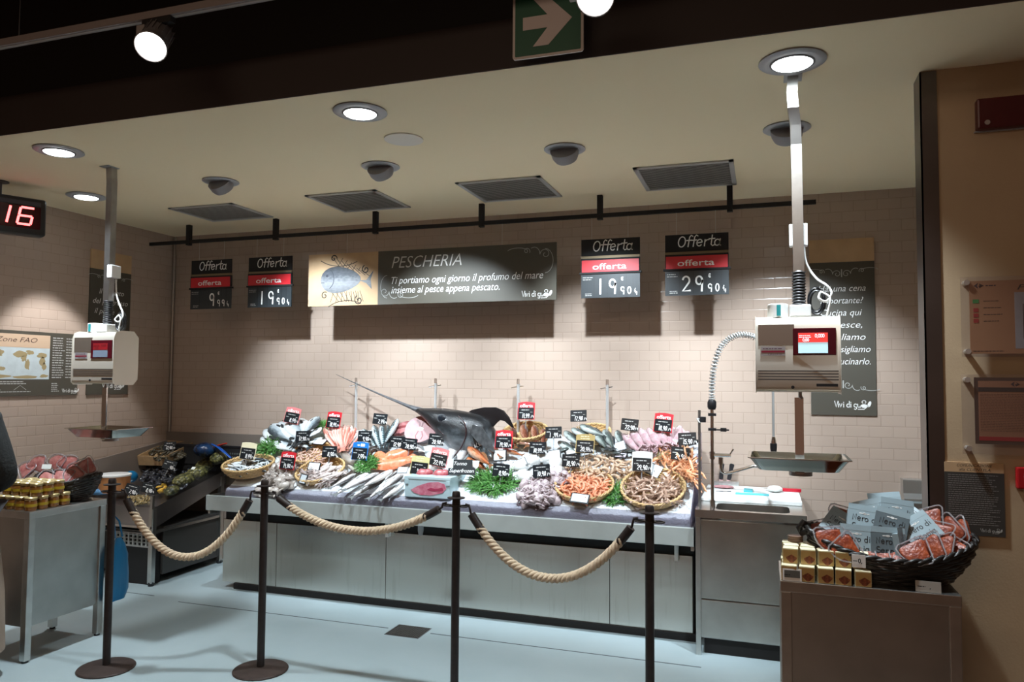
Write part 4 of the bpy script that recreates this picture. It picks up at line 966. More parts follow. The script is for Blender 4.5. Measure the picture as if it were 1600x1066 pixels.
# left table: jars and basket
JGLASS = mat('honey_jar', (.22, .085, .015), .15, coat=.6); JLID = mat('gold_lid', (.60, .47, .22), .28, .3); JLAB = mat('yellow_label', (.50, .36, .02), .5)
def jar():
    t = thing('honey_jar', 'x', 'jar', group='amber jars stacked on the left table')
    MB().lathe([(.001, 0), (.030, 0), (.033, .006), (.033, .052), (.029, .060), (.001, .061)], 20).build('glass', JGLASS, t, 40)
    MB().lathe([(.001, .060), (.032, .060), (.034, .063), (.034, .073), (.031, .076), (.001, .076)], 20).build('lid', JLID, t, 40)
    MB().lathe([(.0335, .022), (.0338, .022), (.0338, .038), (.0335, .038)], 20).build('label', JLAB, t, 40); return t
jr = jar(); first = True
for layer, z, ny, nx_, y0, x0 in ((0, .861, 4, 4, -2.390, 1.238), (1, .9385, 3, 4, -2.352, 1.232)):
    for i in range(ny):
        for j in range(nx_):
            lb = '%s amber jar from front, %s row, %s layer, gold lid' % (('first', 'second', 'third', 'fourth')[i], ('right edge', 'second', 'third', 'fourth')[j], ('lower', 'upper')[layer])
            put(jr, first, T(x0 - .074*j + random.uniform(-.003, .003), y0 + .0735*i, z), lb); first = False
basket('display_basket', 'round black wicker basket full of sealed trays on the left table', 'basket', .215, .155, .125, BWICK, T(1.075, -2.005, .861), .66, .004, 9, .02, .03, .011)
w2 = wedge_pack(FILL2); first = True
for u, v, y, yaw, lean, roll, lb in (
    (42, 735, -2.05, 10, 30, 178, 'sealed tray of pink slices lying at the far left of the left basket'),
    (60, 726, -2.02, 20, 10, 150, 'pointed sealed tray of pink slices standing behind the gold lids'),
    (90, 724, -2.02, 12, 14, 172, 'large bright sealed tray of pink slices at the middle of the left basket'),
    (108, 726, -2.00, 24, 12, 160, 'sealed tray of pink slices right of the bright middle tray'),
    (75, 748, -2.12, 30, 50, 80, 'sealed tray of pink slices lying in front, just behind the upper jars'),
    (100, 745, -2.10, 34, 40, 60, 'sealed tray with green garnish lying at the front right of the left basket'),
    (116, 741, -2.06, 40, 36, 100, 'sealed tray near the right front rim of the left basket'),
    (125, 731, -2.00, 44, 24, 30, 'dark red sealed tray standing at the right of the left basket'),
    (136, 728, -1.97, 50, 20, 10, 'sealed tray at the rightmost rim of the left basket')):
    put(w2, first, facing(PY(u, v, y), yaw, lean, roll), lb, 'sealed trays in the left basket'); first = False
tag(MB().box(-.03, .03, -.001, .001, 0, .03).build('price_card', PALEP, None), 'small white price card stuck among the trays of the left basket', 'price card').matrix_world = facing(PY(72, 733, -2.07), 20, 20, 0)
# blue bag hanging behind the left table
bg = MB(); bp = [Vector((1.335, -1.90, .62))]
R = random.Random(9); rings = []
for k, (z, wx, wy) in enumerate(((.60, .008, .02), (.55, .018, .05), (.48, .026, .075), (.36, .030, .08), (.26, .028, .08), (.20, .012, .06))):
    rings.append([((wx*math.cos(a)*(1+.2*math.sin(5*a+k))), wy*math.sin(a)*(1+.12*math.cos(7*a+k)), z) for a in [2*PI*i/20 for i in range(20)]])
bg.loft(rings); bag = bg.build('plastic_bag', mat('blue_bag', (.005, .16, .36), .3), None, 50, loc=(1.325, -1.83, 0)); tag(bag, 'bright blue plastic bag hanging behind the left steel table', 'bag')
MB().tube([(0, -.03, .60), (-.02, -.02, .70), (-.045, -.0, .74), (-.02, .02, .70), (0, .03, .60)], .006, 6).build('handle', mat('blue_bag', (0, 0, 0)), bag, 60)

# ------------------------------------------------------------ notices on the right wall
YW = -2.145
STAND = mat('standoff_steel', (.62, .60, .56), .3, .8)
def notice(label, x0, x1, z0, z1, px0, px1, pz0, pz1, build):
    t = thing('wall_notice', label, 'notice', (x0, YW, z0))
    MB().box(0, x1-x0, -.032, -.028, 0, z1-z0).build('clear_plate', CLEAR, t)
    for xx in (.022, x1-x0-.022):
        for zz in (.022, z1-z0-.022): MB().cyl((xx, -.038, zz), (xx, 0, zz), .011, n=14).build('standoff', STAND, t, 50)
    build(t, px0-x0, px1-x0, pz0-z0, pz1-z0)
OR = mat('orange_paper', (.40, .19, .085), .6, noise=.08, nscale=6)
def plan(t, a, b_, c, d):
    s_ = MB().box(a, b_, -.027, -.0255, c, d).build('plan_sheet', OR, t)
    MB().box(a+.16, b_-.02, -.0276, -.027, c+.02, d-.05).build('floor_plan', mat('plan_grey', (.36, .36, .36), .6, noise=.1, nscale=30), s_)
    o = MB(); ln = [(a+.19, c+.06), (a+.19, c+.20), (a+.24, c+.20), (a+.24, c+.12), (a+.30, c+.10)]; ribbon(o, ln, .003, -.0279); ribbon(o, [(a+.22, c+.04), (a+.32, c+.05), (a+.33, c+.2)], .002, -.0279); o.build('plan_line', BLACK, s_)
    o = MB(); bars(o, a+.05, a+.13, d-.18, d-.07, 4, .003, -.0273, .4, rnd=random.Random(6)); bars(o, a+.01, a+.14, c+.005, c+.015, 1, .003, -.0273, .2, rnd=random.Random(6)); o.build('small_print', INK, s_)
    MB().box(a+.012, a+.034, -.0278, -.0272, d-.092, d-.076).build('green_symbol', mat('sym_green', (.02, .22, .05), .5), s_)
    for k in range(3): MB().box(a+.014, a+.032, -.0278, -.0272, d-.128-k*.022, d-.112-k*.022).build('red_symbol', mat('sym_red', (.35, .02, .02), .5), s_)
    text('lettering', 'Pianta', INK, s_, a+.17, a+.30, d-.04, .022, .28, 0, y=-.0275)
    o = MB(); emblem(o, a+.035, d-.02, .012, -.0275); bars(o, a+.06, a+.10, d-.024, d-.016, 1, .004, -.0275, .1, rnd=random.Random(7)); o.build('emblem', mat('emblem_ink', (.03, .02, .03), .5), s_)
def emblem(o, x, z, r, y):
    o.prism([(x-r*1.5, z), (x-r*.2, z+r), (x-r*.5, z), (x-r*.2, z-r)], y, y+.0003); o.prism([(x+r*1.5, z), (x+r*.2, z+r*.8), (x+r*.7, z), (x+r*.2, z-r*.8), (x-r*.1, z)], y, y+.0003)
def regs(t, a, b_, c, d):
    s_ = MB().box(a, b_, -.0275, -.0255, c, d).build('dark_border', mat('dark_border', (.035, .018, .012), .6), t)
    MB().box(a+.014, b_-.014, -.0280, -.0275, c+.014, d-.014).build('sheet', mat('brown_paper', (.30, .135, .07), .6), s_)
    MB().box(a+.014, b_-.014, -.0284, -.0280, d-.058, d-.040).build('title_bar', mat('bar_dark', (.02, .014, .012), .6), s_)
    MB().box(a+.014, b_-.014, -.0284, -.0280, c+.014, c+.030).build('red_bar', mat('bar_red', (.25, .01, .012), .6), s_)
    o = MB(); bars(o, a+.02, b_-.03, c+.05, d-.065, 24, .0028, -.0282, .12, rnd=random.Random(12)); o.build('small_print', mat('brown_ink', (.13, .055, .03), .6), s_)
    o = MB(); emblem(o, a+.145, d-.027, .011, -.0283); o.build('emblem', mat('emblem_ink', (0, 0, 0)), s_)
notice('clear panel with an orange evacuation plan, upper of the two panels on the right wall', 6.080, 6.50, 1.75, 2.078, 6.112, 6.47, 1.763, 2.062, plan)
notice('clear panel with a dark-bordered brown rules sheet, lower panel on the right wall', 6.075, 6.50, 1.354, 1.678, 6.122, 6.47, 1.396, 1.666, regs)
cb3 = thing('notice_board', 'dark printed board headed COMUNICAZIONE alla CLIENTELA behind the right basket', 'notice', (6.012, YW, 1.022))
MB().box(0, .213, -.008, 0, 0, .255).build('board', mat('slate_board', (.040, .036, .032), .55), cb3); MB().box(0, .213, -.008, 0, .255, .295).build('kraft_header', KRAFT, cb3)
text('lettering', 'COMUNICAZIONE', INK, cb3, .045, .172, .278, .011, .28, 0, y=-.0083); text('lettering', 'alla CLIENTELA', INK, cb3, .052, .165, .261, .011, .28, 0, y=-.0083)
o = MB(); bars(o, .012, .20, .04, .248, 24, .003, -.0084, .22, rnd=random.Random(21)); o.build('small_print', mat('dim_print', (.20, .19, .18), .6), cb3)
o = MB(); logo(o, .125, .016, .014, -.0084); o.build('logo', DIMP, cb3)
cp = thing('fire_call_point', 'red fire alarm call point at the right edge of the wall', 'call point', (6.264, YW, 1.221))
MB().box(0, .088, -.03, 0, 0, .086).build('box', mat('alarm_red', (.38, .008, .012), .35), cp, bevel=.006); MB().box(.024, .07, -.0318, -.029, .018, .064).build('glass_window', mat('alarm_glass', (.26, .22, .2), .2), cp)
el = thing('alarm_light', 'long dark red alarm light box high on the right wall', 'alarm', (6.153, YW, 2.690))
MB().box(0, .34, -.045, 0, 0, .128).build('housing', mat('dark_red_box', (.075, .006, .008), .35), el, bevel=.008); MB().cyl((.035, -.049, .024), (.035, -.044, .024), .010, n=14).build('test_button', mat('button_grey', (.40, .35, .32), .4), el)
MB().box(-.004, .344, -.014, 0, -.004, .0).build('base_rim', GREY, el)

# ------------------------------------------------------------ shellfish table in the left corner
OZ0, OS = .615, .2525; OA = math.atan(OS); ON = Vector((0, -math.sin(OA), math.cos(OA)))
def oz(y): return OZ0 + (y+.93)*OS
def oat(u, v, d=0): return onplane(u, v, Vector((0, -.93, OZ0)) + ON*d, ON)
ot = thing('shellfish_table', 'sloping steel shellfish table with clear sides in the left corner', 'table', (.38, -.52, 0))
def oq(mb): return T(-.38, .52, 0)
t_ = MB(); t_.prism([(-.935, .46), (-.935, .612), (-.90, .612), (-.10, .812), (-.10, .70), (-.88, .46)], .03, .735, 'X', M=oq(0)); t_.build('sloping_tray', mat('tray_steel', (.50, .49, .50), .3, 1, noise=.1, nscale=7), ot, bevel=.003)
MB().box(.03, .735, -.955, -.93, .448, .466, 0, oq(0)).build('front_lip', CHROME, ot)
for x, y in ((.05, -.92), (.722, -.92), (.05, -.14), (.722, -.14)):
    MB().box(x-.02, x+.02, y-.02, y+.02, .02, .6 if y < -.5 else .76, 0, oq(0)).build('leg', STEEL, ot, bevel=.003); MB().cyl((x-.38, y+.52, 0), (x-.38, y+.52, .03), .022, n=12).build('foot', BLACK, ot)
MB().box(.705, .735, -.90, -.15, .405, .425, 0, oq(0)).build('side_rail', STEEL, ot)
MB().box(.06, .72, -.80, -.14, .06, .44, 0, oq(0)).build('lower_cabinet', mat('cabinet_dark', (.05, .048, .045), .5), ot)
MB().box(.03, .735, -.945, -.85, .40, .41, 0, oq(0)).build('undershelf', STEEL_D, ot)
MB().prism([(-.93, .612), (-.93, .70), (-.12, .935), (-.12, .812)], .729, .735, 'X', M=oq(0)).build('side_pane', CLEAR, ot)
MB().box(.03, .735, -.935, -.929, .612, .66, 0, oq(0)).build('front_pane', CLEAR, ot)
MB().box(.714, .738, -.945, -.921, .46, .705, 0, oq(0)).build('corner_post', STEEL, ot)
struct('trim_6', MB().box(.0, 1.24, -.035, -.001, .62, 1.13).prism([(-1.6, .5), (-1.6, .845), (-.03, 1.05), (-.03, .5)], .001, .022, 'X'), mat('grey_ledge', (.19, .155, .13), .6))
grid = thing('vent_crate', 'white perforated crate on the floor shelf under the shellfish table', 'crate', (.52, -.885, .285))
g_ = MB(); g_.box(-.20, .17, -.012, 0, 0, .012).box(-.20, .17, -.012, 0, .118, .13)
for i in range(9): g_.box(-.20+.0445*i, -.186+.0445*i, -.012, 0, .012, .118)
for i in range(3): g_.box(-.20, .17, -.011, -.001, .034+.028*i, .042+.028*i)
g_.build('perforated_front', mat('crate_white', (.45, .45, .43), .5), grid); MB().box(-.20, .17, .0, .08, 0, .13).build('crate_body', MATTE, grid)
MB().box(-.21, .18, -.02, .08, -.285, .0).build('support', MATTE, grid)

# ------------------------------------------------------------ fish on the ice
BREAM = ramp_mat('bream_skin', [(0, '#f0f2f3'), (.40, '#d6dde0'), (.62, '#9fabb1'), (.80, '#4d565b'), (1, '#24292c')], 'Z', .22, .35, 7)
HAKE = ramp_mat('hake_skin', [(0, '#ece8e5'), (.42, '#d6d2cf'), (.62, '#a09c9b'), (.85, '#5c5655'), (1, '#413d3e')], 'Z', .25, .3, 6)
MULLET = ramp_mat('mullet_skin', [(0, '#f0dcd4'), (.4, '#e4b3a6'), (.65, '#cf8171'), (1, '#9c4a3c')], 'Z', .26, .4, 7)
MACK = ramp_mat('mackerel_skin', [(0, '#cfd6d8'), (.42, '#a9b6ba'), (.55, '#33484c'), (.8, '#1b2a2e'), (1, '#101a1c')], 'Z', .2, .2, 8, stripes=95)
BASS = ramp_mat('bass_skin', [(0, '#c3c9c6'), (.3, '#8b948f'), (.52, '#3f4846'), (1, '#151a19')], 'Z', .22, .35, 7)
GURN = ramp_mat('gurnard_skin', [(0, '#d8b79c'), (.35, '#b5673a'), (.65, '#7a3a1c'), (1, '#4a2412')], 'Z', .28, .6, 7)
SNAP = ramp_mat('redfish_skin', [(0, '#b98f78'), (.35, '#7d4a37'), (.65, '#53291d'), (1, '#331910')], 'Z', .22, .7, 9)
DARKF = ramp_mat('dark_fish_skin', [(0, '#8c9490'), (.3, '#3e4644'), (.6, '#1a1f1f'), (1, '#0d1010')], 'Z', .2, .3, 7)
SARD = ramp_mat('sardine_skin', [(0, '#eef1f2'), (.45, '#d3dadd'), (.62, '#4a545a'), (1, '#12171b')], 'Z', .18, .25, 6)
EYEW = mat('fish_eye_ring', (.45, .42, .34), .2); EYEB = mat('fish_pupil', (.006, .006, .007), .08)
PROF = {'deep': [(0, .10), (.05, .36), (.14, .72), (.26, .95), (.38, 1), (.55, .86), (.72, .55), (.86, .28), (1, .19)],
        'long': [(0, .16), (.06, .52), (.15, .82), (.28, 1), (.45, .98), (.62, .78), (.8, .46), (1, .2)],
        'slim': [(0, .12), (.06, .55), (.16, .9), (.3, 1), (.55, .95), (.75, .66), (.9, .34), (1, .16)]}
def fish(name, prof, Hh, Ww, skin, finm, fork=.5, dors=1.0, parts=True, group=None, cat='fish'):
    b = MB(); rings = []; P = PROF[prof]; tx = -.36
    for t, k in P:
        x = .5 - (.5-tx)*t
        dz = -.02*Hh*math.sin(t*PI)
        rings.append([(x, Ww*k**.7*math.cos(a)*(1 - .12*max(0, math.sin(a))), dz + Hh*k*math.sin(a)*(1.0 if math.sin(a) > 0 else .92)) for a in [2*PI*i/12 for i in range(12)]])
    b.loft(rings); pk = P[-1][1]*Hh
    tail = MB().prism([(tx+.03, pk*.8), (-.43, Hh*.45), (-.5, Hh*.85), (-.47+.04*fork, 0), (-.5, -Hh*.85), (-.43, -Hh*.45), (tx+.03, -pk*.8)], -.004, .004)
    dz = MB().prism([(.16, Hh*.90), (.10, Hh*1.22*dors), (-.02, Hh*1.16*dors), (-.14, Hh*.90), (-.24, Hh*.60), (-.26, Hh*.40), (-.10, Hh*.60), (.05, Hh*.82)], -.0035, .0035)
    dz.prism([(-.10, -Hh*.62), (-.16, -Hh*.85), (-.25, -Hh*.46), (-.20, -Hh*.40)], -.0035, .0035)
    if not parts:
        n = len(b.f); b2 = MB(); b2.add(b.v, b.f, 0); b2.add(tail.v, tail.f, 1); b2.ball((.42, Ww*.55, Hh*.12), (.012, .008, .012), 6, 2); b2.ball((.42, -Ww*.55, Hh*.12), (.012, .008, .012), 6, 2)
        r = b2.build(name, [skin, finm, EYEB], None, 60); tag(r, 'x', cat, group); return r
    r = b.build(name, [skin], None, 60); tag(r, 'x', cat, group)
    tail.build('tail_fin', finm, r); dz.build('fins', finm, r)
    for s_ in (-1, 1):
        y = s_*Ww*.62; e = MB(); e.ball((.405, y, Hh*.16), (.020, .010, .020), 10, 0); e.ball((.405, y + s_*.006, Hh*.16), (.012, .008, .012), 8, 1); e.build('eye', [EYEW, EYEB], r, 60)
        g = MB(); g.prism([(.29, -Hh*.15), (.22, -Hh*.02), (.13, -Hh*.14), (.15, -Hh*.34), (.24, -Hh*.30)], s_*Ww*.93, s_*(Ww*.93+.004)); g.build('pectoral_fin', finm, r)
    return r
def fm_(h, t, d, side=1, lift=0, dt=None):
    a = at(*h, d + lift); b_ = at(*t, d if dt is None else dt); X = a-b_; Ln = X.length; X.normalize()
    Y = (EN - X*EN.dot(X)).normalized()*side; Z = X.cross(Y)
    m_ = basis(X, Y, Z, (a+b_)/2); return m_ @ Matrix.Scale(Ln, 4)
class Kind:
    def __init__(s, src): s.src = src; s.first = True
    def put(s, M, label, group=None):
        o = s.src if s.first else dup(s.src); s.first = False; o.matrix_world = M; o['label'] = label
        if group: o['group'] = group
        return o
finG = mat('grey_fin', (.16, .17, .17), .35); finD = mat('dark_fin', (.03, .034, .036), .3); finP = mat('pink_fin', (.50, .20, .15), .35); finB = mat('brown_fin', (.18, .075, .03), .35)
bream = Kind(fish('sea_bream', 'deep', .185, .075, BREAM, finD, group='silver bream heaped at the back left'))
for h, t, d, s_, lb in (
    ((408, 684), (446, 700), .05, 1, 'silver bream lying lowest at the far left of the bream heap'),
    ((413, 672), (452, 692), .08, 1, 'silver bream with dark forehead at the upper left of the bream heap'),
    ((424, 664), (460, 692), .10, -1, 'silver bream second in the upper left of the heap, head raised'),
    ((438, 660), (466, 696), .10, 1, 'silver bream with head up just under the leaning red-topped tag, left'),
    ((452, 656), (474, 694), .115, 1, 'silver bream topmost under the leaning red-topped tag'),
    ((466, 655), (478, 692), .11, -1, 'silver bream with head up, right of the topmost one'),
    ((498, 651), (470, 682), .13, 1, 'silver bream pointing up to the right at the top of the heap'),
    ((503, 668), (474, 688), .09, -1, 'silver bream below the one that points up right, by the small green tuft'),
    ((430, 688), (466, 708), .07, 1, 'silver bream half behind the green herbs at left'),
    ((452, 684), (486, 702), .08, 1, 'silver bream low in the middle, left of the black tag'),
    ((504, 684), (470, 700), .06, -1, 'silver bream at the right foot of the heap beside the pale card'),
    ((480, 696), (446, 706), .05, 1, 'silver bream lowest in front, over the back beige basket')): bream.put(fm_(h, t, d, s_), lb)
hake = Kind(fish('hake', 'long', .115, .075, HAKE, finG, dors=.9, group='long silver grey fish in front of the salmon'))
for h, t, d, s_, lb in (
    ((556, 741), (514, 764), .05, 1, 'leftmost long silver fish of the front row, next to the wicker basket'),
    ((575, 740), (520, 776), .06, -1, 'second long silver fish from the left in the front row'),
    ((592, 740), (532, 768), .09, 1, 'long silver fish lying on top, second layer at left of the front row'),
    ((602, 746), (545, 780), .06, 1, 'dark-bellied long fish hanging its tail over the ice edge, left of the middle'),
    ((613, 735), (562, 764), .10, -1, 'long silver fish crossing on top in the middle of the front row'),
    ((620, 746), (572, 782), .06, 1, 'long silver fish with dark tail hanging over the ice edge, right of the middle'),
    ((630, 742), (588, 772), .09, 1, 'long silver fish upper right in the front row, by the yellow-topped tag'),
    ((632, 755), (592, 784), .05, -1, 'rightmost long silver fish, against the pale blue box'),
    ((622, 736), (600, 752), .07, 1, 'short silver fish tucked under the white card by the blue box')): hake.put(fm_(h, t, d, s_), lb)
mul = Kind(fish('red_mullet', 'slim', .064, .045, MULLET, finP, group='red mullet fanned out at the back'))
for i in range(30):
    k = i/29; h = (506 + 54*k + random.uniform(-2, 2), 672 - 8*math.sin(k*PI) + random.uniform(-3, 3) + (i % 3)*4); t = (527 + 14*k + random.uniform(-2, 2), 702 + random.uniform(-3, 5))
    mul.put(fm_(h, t, .06 + .035*math.sin(k*PI) + (i % 2)*.014, 1 if i % 2 else -1, lift=.02), 'slender pink red mullet in the fan behind the beige basket', 'red mullet fanned out at the back')
mk = Kind(fish('mackerel', 'slim', .085, .065, MACK, finD, group='dark mackerel standing behind the salmon'))
for h, t, d, lb in (((567, 671), (592, 706), .06, 'leftmost dark mackerel, behind the blue-topped tag'), ((584, 665), (596, 708), .07, 'second dark mackerel from left, head up by the eel'),
                    ((598, 662), (600, 708), .08, 'third dark mackerel from left, head up below the high black tag'), ((606, 664), (604, 706), .06, 'fourth dark mackerel from left, head up below the high black tag'),
                    ((622, 655), (598, 698), .10, 'mackerel with white belly pointing up right to the tuna steak'), ((618, 668), (594, 706), .06, 'rightmost low mackerel beside the two joined black tags')):
    mk.put(fm_(h, t, d, -1 if h[0] == 622 else 1, lift=.03), lb)
gu = Kind(fish('gurnard', 'long', .11, .10, GURN, finB, dors=1.2, group='orange brown gurnards in the middle'))
for h, t, d, lb in (((731, 700), (770, 730), .10, 'large orange-brown gurnard lying head up-left above the green herbs'), ((760, 694), (784, 716), .09, 'orange-brown gurnard behind the front red-topped tag'),
                    ((728, 716), (764, 736), .05, 'orange gurnard underneath the largest one'), ((786, 703), (818, 712), .05, 'brown gurnard right of the red-topped tag, above the white-faced card')): gu.put(fm_(h, t, d, 1, lift=.01), lb)
sn = Kind(fish('redfish', 'long', .125, .08, SNAP, finB, group='brown redfish standing in the back basket'))
for h, t, d, lb in (((800, 668), (806, 702), .05, 'brown fish leftmost in the back wicker basket'), ((817, 663), (824, 700), .06, 'brown fish second from left, head up in the back wicker basket'),
                    ((834, 665), (839, 700), .06, 'brown fish third from left, head up in the back wicker basket'), ((849, 670), (848, 702), .05, 'brown fish rightmost in the back wicker basket'),
                    ((806, 688), (842, 698), .05, 'brown fish lying across the front of the back wicker basket')): sn.put(fm_(h, t, d, 1, lift=.04), lb)
bs_ = Kind(fish('sea_bass', 'long', .145, .095, BASS, finD, group='grey bass heaped right of the back basket'))
for h, t, d, lb in (((882, 674), (910, 700), .08, 'grey bass at the upper left of the bass heap, by the black tag'), ((893, 670), (930, 690), .11, 'dark grey bass across the top of the bass heap'),
                    ((906, 665), (950, 684), .13, 'darkest grey bass at the top of the heap, below the high black tag'), ((928, 672), (950, 704), .10, 'grey bass beside the small basket rim, head up'),
                    ((944, 672), (960, 704), .10, 'grey bass right of the basket rim, head up'), ((872, 690), (908, 712), .05, 'silver grey bass low at the left of the bass heap'),
                    ((890, 700), (858, 712), .05, 'grey bass lying low, right of the black tag in the middle'), ((964, 673), (974, 702), .07, 'green-grey bass at the right end of the bass heap'),
                    ((930, 700), (896, 706), .06, 'grey bass behind the gold-topped tag')): bs_.put(fm_(h, t, d, 1, lift=.02), lb)
dk = Kind(fish('dark_fish', 'slim', .12, .09, DARKF, finD, group='dark fish at the right'))
for h, t, d, lb in (((938, 699), (976, 712), .07, 'black fish in front of the bass heap, left of the square white card'), ((1044, 684), (1018, 700), .09, 'dark fish between the pink squid and the grey-faced card'),
                    ((1002, 704), (968, 708), .05, 'silver-dark fish lying under the squid, right of the black one'), ((1092, 688), (1064, 700), .06, 'dark grey fish at the far right behind the last black tag'),
                    ((1020, 700), (990, 694), .06, 'silver-dark fish below the pink squid, middle')): dk.put(fm_(h, t, d, 1), lb)
wh = Kind(fish('grey_fish', 'deep', .17, .07, HAKE, finG, group='pale grey fish around the swordfish head'))
for h, t, d, lb in (((642, 698), (668, 708), .06, 'grey fish under the two joined black tags, right of the salmon'), ((716, 690), (700, 726), .07, 'pale grey fish hanging below the swordfish head, left'),
                    ((728, 696), (714, 730), .08, 'pale grey fish below the swordfish head, right of the other'), ((668, 726), (700, 738), .05, 'grey fish behind the tuna box, left of the card'),
                    ((826, 704), (868, 712), .05, 'pale grey fish left of the white-faced cards in the middle'), ((612, 706), (636, 700), .04, 'grey fish tucked behind the salmon')): wh.put(fm_(h, t, d, 1), lb)

# ---- baskets on the ice
def bm(u, v, d=.0, lean=0):
    n = (EN*(1-lean) + Vector((0, 0, 1))*lean) if lean >= 0 else (Matrix.Rotation(-lean, 4, 'X') @ EN.to_4d()).to_3d()
    n.normalize(); y = n.cross(EX).normalized()
    return basis(EX, y, n, at(u, v, d))
basket('wicker_basket', 'pale wicker basket of small silver fish at the far left of the ice', 'basket', .205, .175, .075, WICK, bm(390, 738, .012, .45), .8, .0035, 6, rimr=.009)
basket('wicker_basket', 'pale wicker basket of small pink fish, second row at left', 'basket', .165, .14, .06, WICK, bm(489, 716, .0), .8, .0035, 5, rimr=.009)
basket('wicker_basket', 'pale wicker basket of pale squid at the front left of the ice', 'basket', .185, .15, .06, WICK, bm(503, 744, .0) @ Rz(.35), .8, .0035, 5, rimr=.009)
basket('wicker_basket', 'pale wicker basket of peeled orange prawns at the front right', 'basket', .195, .165, .06, WICK, bm(914, 768, .0), .82, .0035, 5, rimr=.009)
basket('wicker_basket', 'large pale wicker basket of raw brown prawns at the front right corner', 'basket', .205, .20, .06, WICK, bm(1021, 772, .0), .82, .0035, 5, rimr=.009)
basket('wicker_basket', 'pale wicker basket of brown fish at the back, tilted to the front', 'basket', .17, .15, .06, WICK, bm(822, 684, .03, -math.radians(-14)), .82, .0035, 5, rimr=.009)
basket('wicker_basket', 'small pale wicker basket rim showing among the grey bass', 'basket', .135, .13, .06, WICK, bm(926, 686, .02, -math.radians(-12)), .82, .0035, 5, rimr=.009)

# ---- small creatures heaped by the dozen
def scatter(kinds, cu, cv, ru, rv, n, d0, hump, label, group, size=(.9, 1.1), flat=.35, dirs=None):
    k = 0; tries = 0; pts = []
    while k < n and tries < n*40:
        tries += 1; a = random.uniform(0, 2*PI); q = math.sqrt(random.random()); u = cu + ru*q*math.cos(a); v = cv + rv*q*math.sin(a)
        if any((u-x)**2 + ((v-y)*1.6)**2 < (max(ru, rv)*1.05/math.sqrt(n))**2 for x, y in pts): continue
        pts.append((u, v)); p = at(u, v, d0 + hump*(1-q*q) + random.uniform(-.004, .008))
        an = random.uniform(0, 2*PI) if dirs is None else math.radians(random.uniform(*dirs))
        M = basis(EX, ES, EN, p) @ Rz(an) @ Rx(random.gauss(0, flat)) @ Ry(random.gauss(0, flat)) @ Matrix.Scale(random.uniform(*size), 4)
        random.choice(kinds).put(M, label, group); k += 1
def shrimp(name, body, curl, Ln, r, cat='prawn', antenna=False, head=True):
    b = MB(); n = 11; R_ = Ln/curl; pts = []; rs = []
    pr = [.35, .75, .95, 1, .98, .92, .84, .74, .62, .5, .34]
    for i in range(n):
        a = curl*(i/(n-1)) - curl/2; pts.append((R_*math.sin(a), R_*math.cos(a) - R_*.8, 0)); rs.append(r*pr[i]*(1 + (.10 if i % 2 else -.06)))
    b.tube(pts, rs, 8)
    e = Vector(pts[-1]); tn = (Vector(pts[-1])-Vector(pts[-2])).normalized(); sd = Vector((0, 0, 1))
    for s_ in (-1, 0, 1): b.add([tuple(e - tn*.004), tuple(e + tn*r*2 + sd*(s_*r*1.3) + sd*r*.45), tuple(e + tn*r*2.3 + sd*s_*r*1.2), tuple(e + tn*r*2 + sd*(s_*r*1.3) - sd*r*.45)], [(0, 1, 2, 3)])
    for i in (3, 5, 7):
        p = Vector(pts[i]); inn = (Vector((0, -R_*.8, 0)) - p).normalized(); b.tube([p + inn*r*.6, p + inn*r*1.7 + Vector((0, 0, r*.3))], r*.14, 4)
    if antenna:
        p = Vector(pts[0]); tn = (p - Vector(pts[1])).normalized()
        for s_ in (-1, 1): b.tube([p, p + tn*r*3 + Vector((0, r*2, s_*r)), p + tn*r*2 + Vector((0, r*6, s_*r*3))], r*.09, 3)
    o = b.build(name, body, None, 60); tag(o, 'x', cat); return Kind(o)
OPR = [shrimp('peeled_prawn', mat('peeled_orange', (.66, .20, .085), .35, col2=(.74, .36, .22), nscale=60, sss=.1), c, .085, .0105) for c in (2.6, 3.4, 1.8)]
scatter(OPR, 912, 762, 41, 20, 90, .04, .035, 'peeled orange prawn heaped in the front right wicker basket', 'peeled orange prawns in the wicker basket')
RAWM = mat('raw_prawn', (.31, .18, .125), .28, col2=(.46, .32, .235), nscale=45, coat=.4)
RPR = [shrimp('raw_prawn', RAWM, c, .10, .0105, antenna=True) for c in (1.2, 2.0, .7)]
scatter(RPR, 1020, 767, 43, 23, 95, .04, .04, 'raw brown prawn heaped in the basket at the front right corner', 'raw brown prawns in the corner basket')
TAN = mat('tan_prawn', (.44, .27, .165), .32, col2=(.57, .42, .30), nscale=50, coat=.3)
TPR = [shrimp('tan_prawn', TAN, c, .09, .0115) for c in (2.8, 3.6, 2.0)]
scatter(TPR, 936, 732, 58, 20, 85, .015, .06, 'pale tan prawn tail heaped on the ice behind the orange prawns', 'pale tan prawn tails heaped on the ice')
scatter([shrimp('mantis_prawn', mat('brown_prawn', (.20, .085, .045), .35, col2=(.34, .18, .10), nscale=50), 1.6, .09, .010)], 893, 738, 13, 7, 12, .02, .02, 'dark brown prawn in the small patch left of the tan prawns', 'dark brown prawns beside the tan heap')
PINKS = [shrimp('small_prawn', mat('pink_small', (.62, .36, .28), .35, col2=(.72, .54, .44), nscale=60), c, .055, .006) for c in (.9, 1.6)]
scatter(PINKS, 488, 714, 33, 14, 90, .035, .03, 'small pink prawn heaped in the second-row wicker basket', 'small pink prawns in the second-row basket', flat=.25)
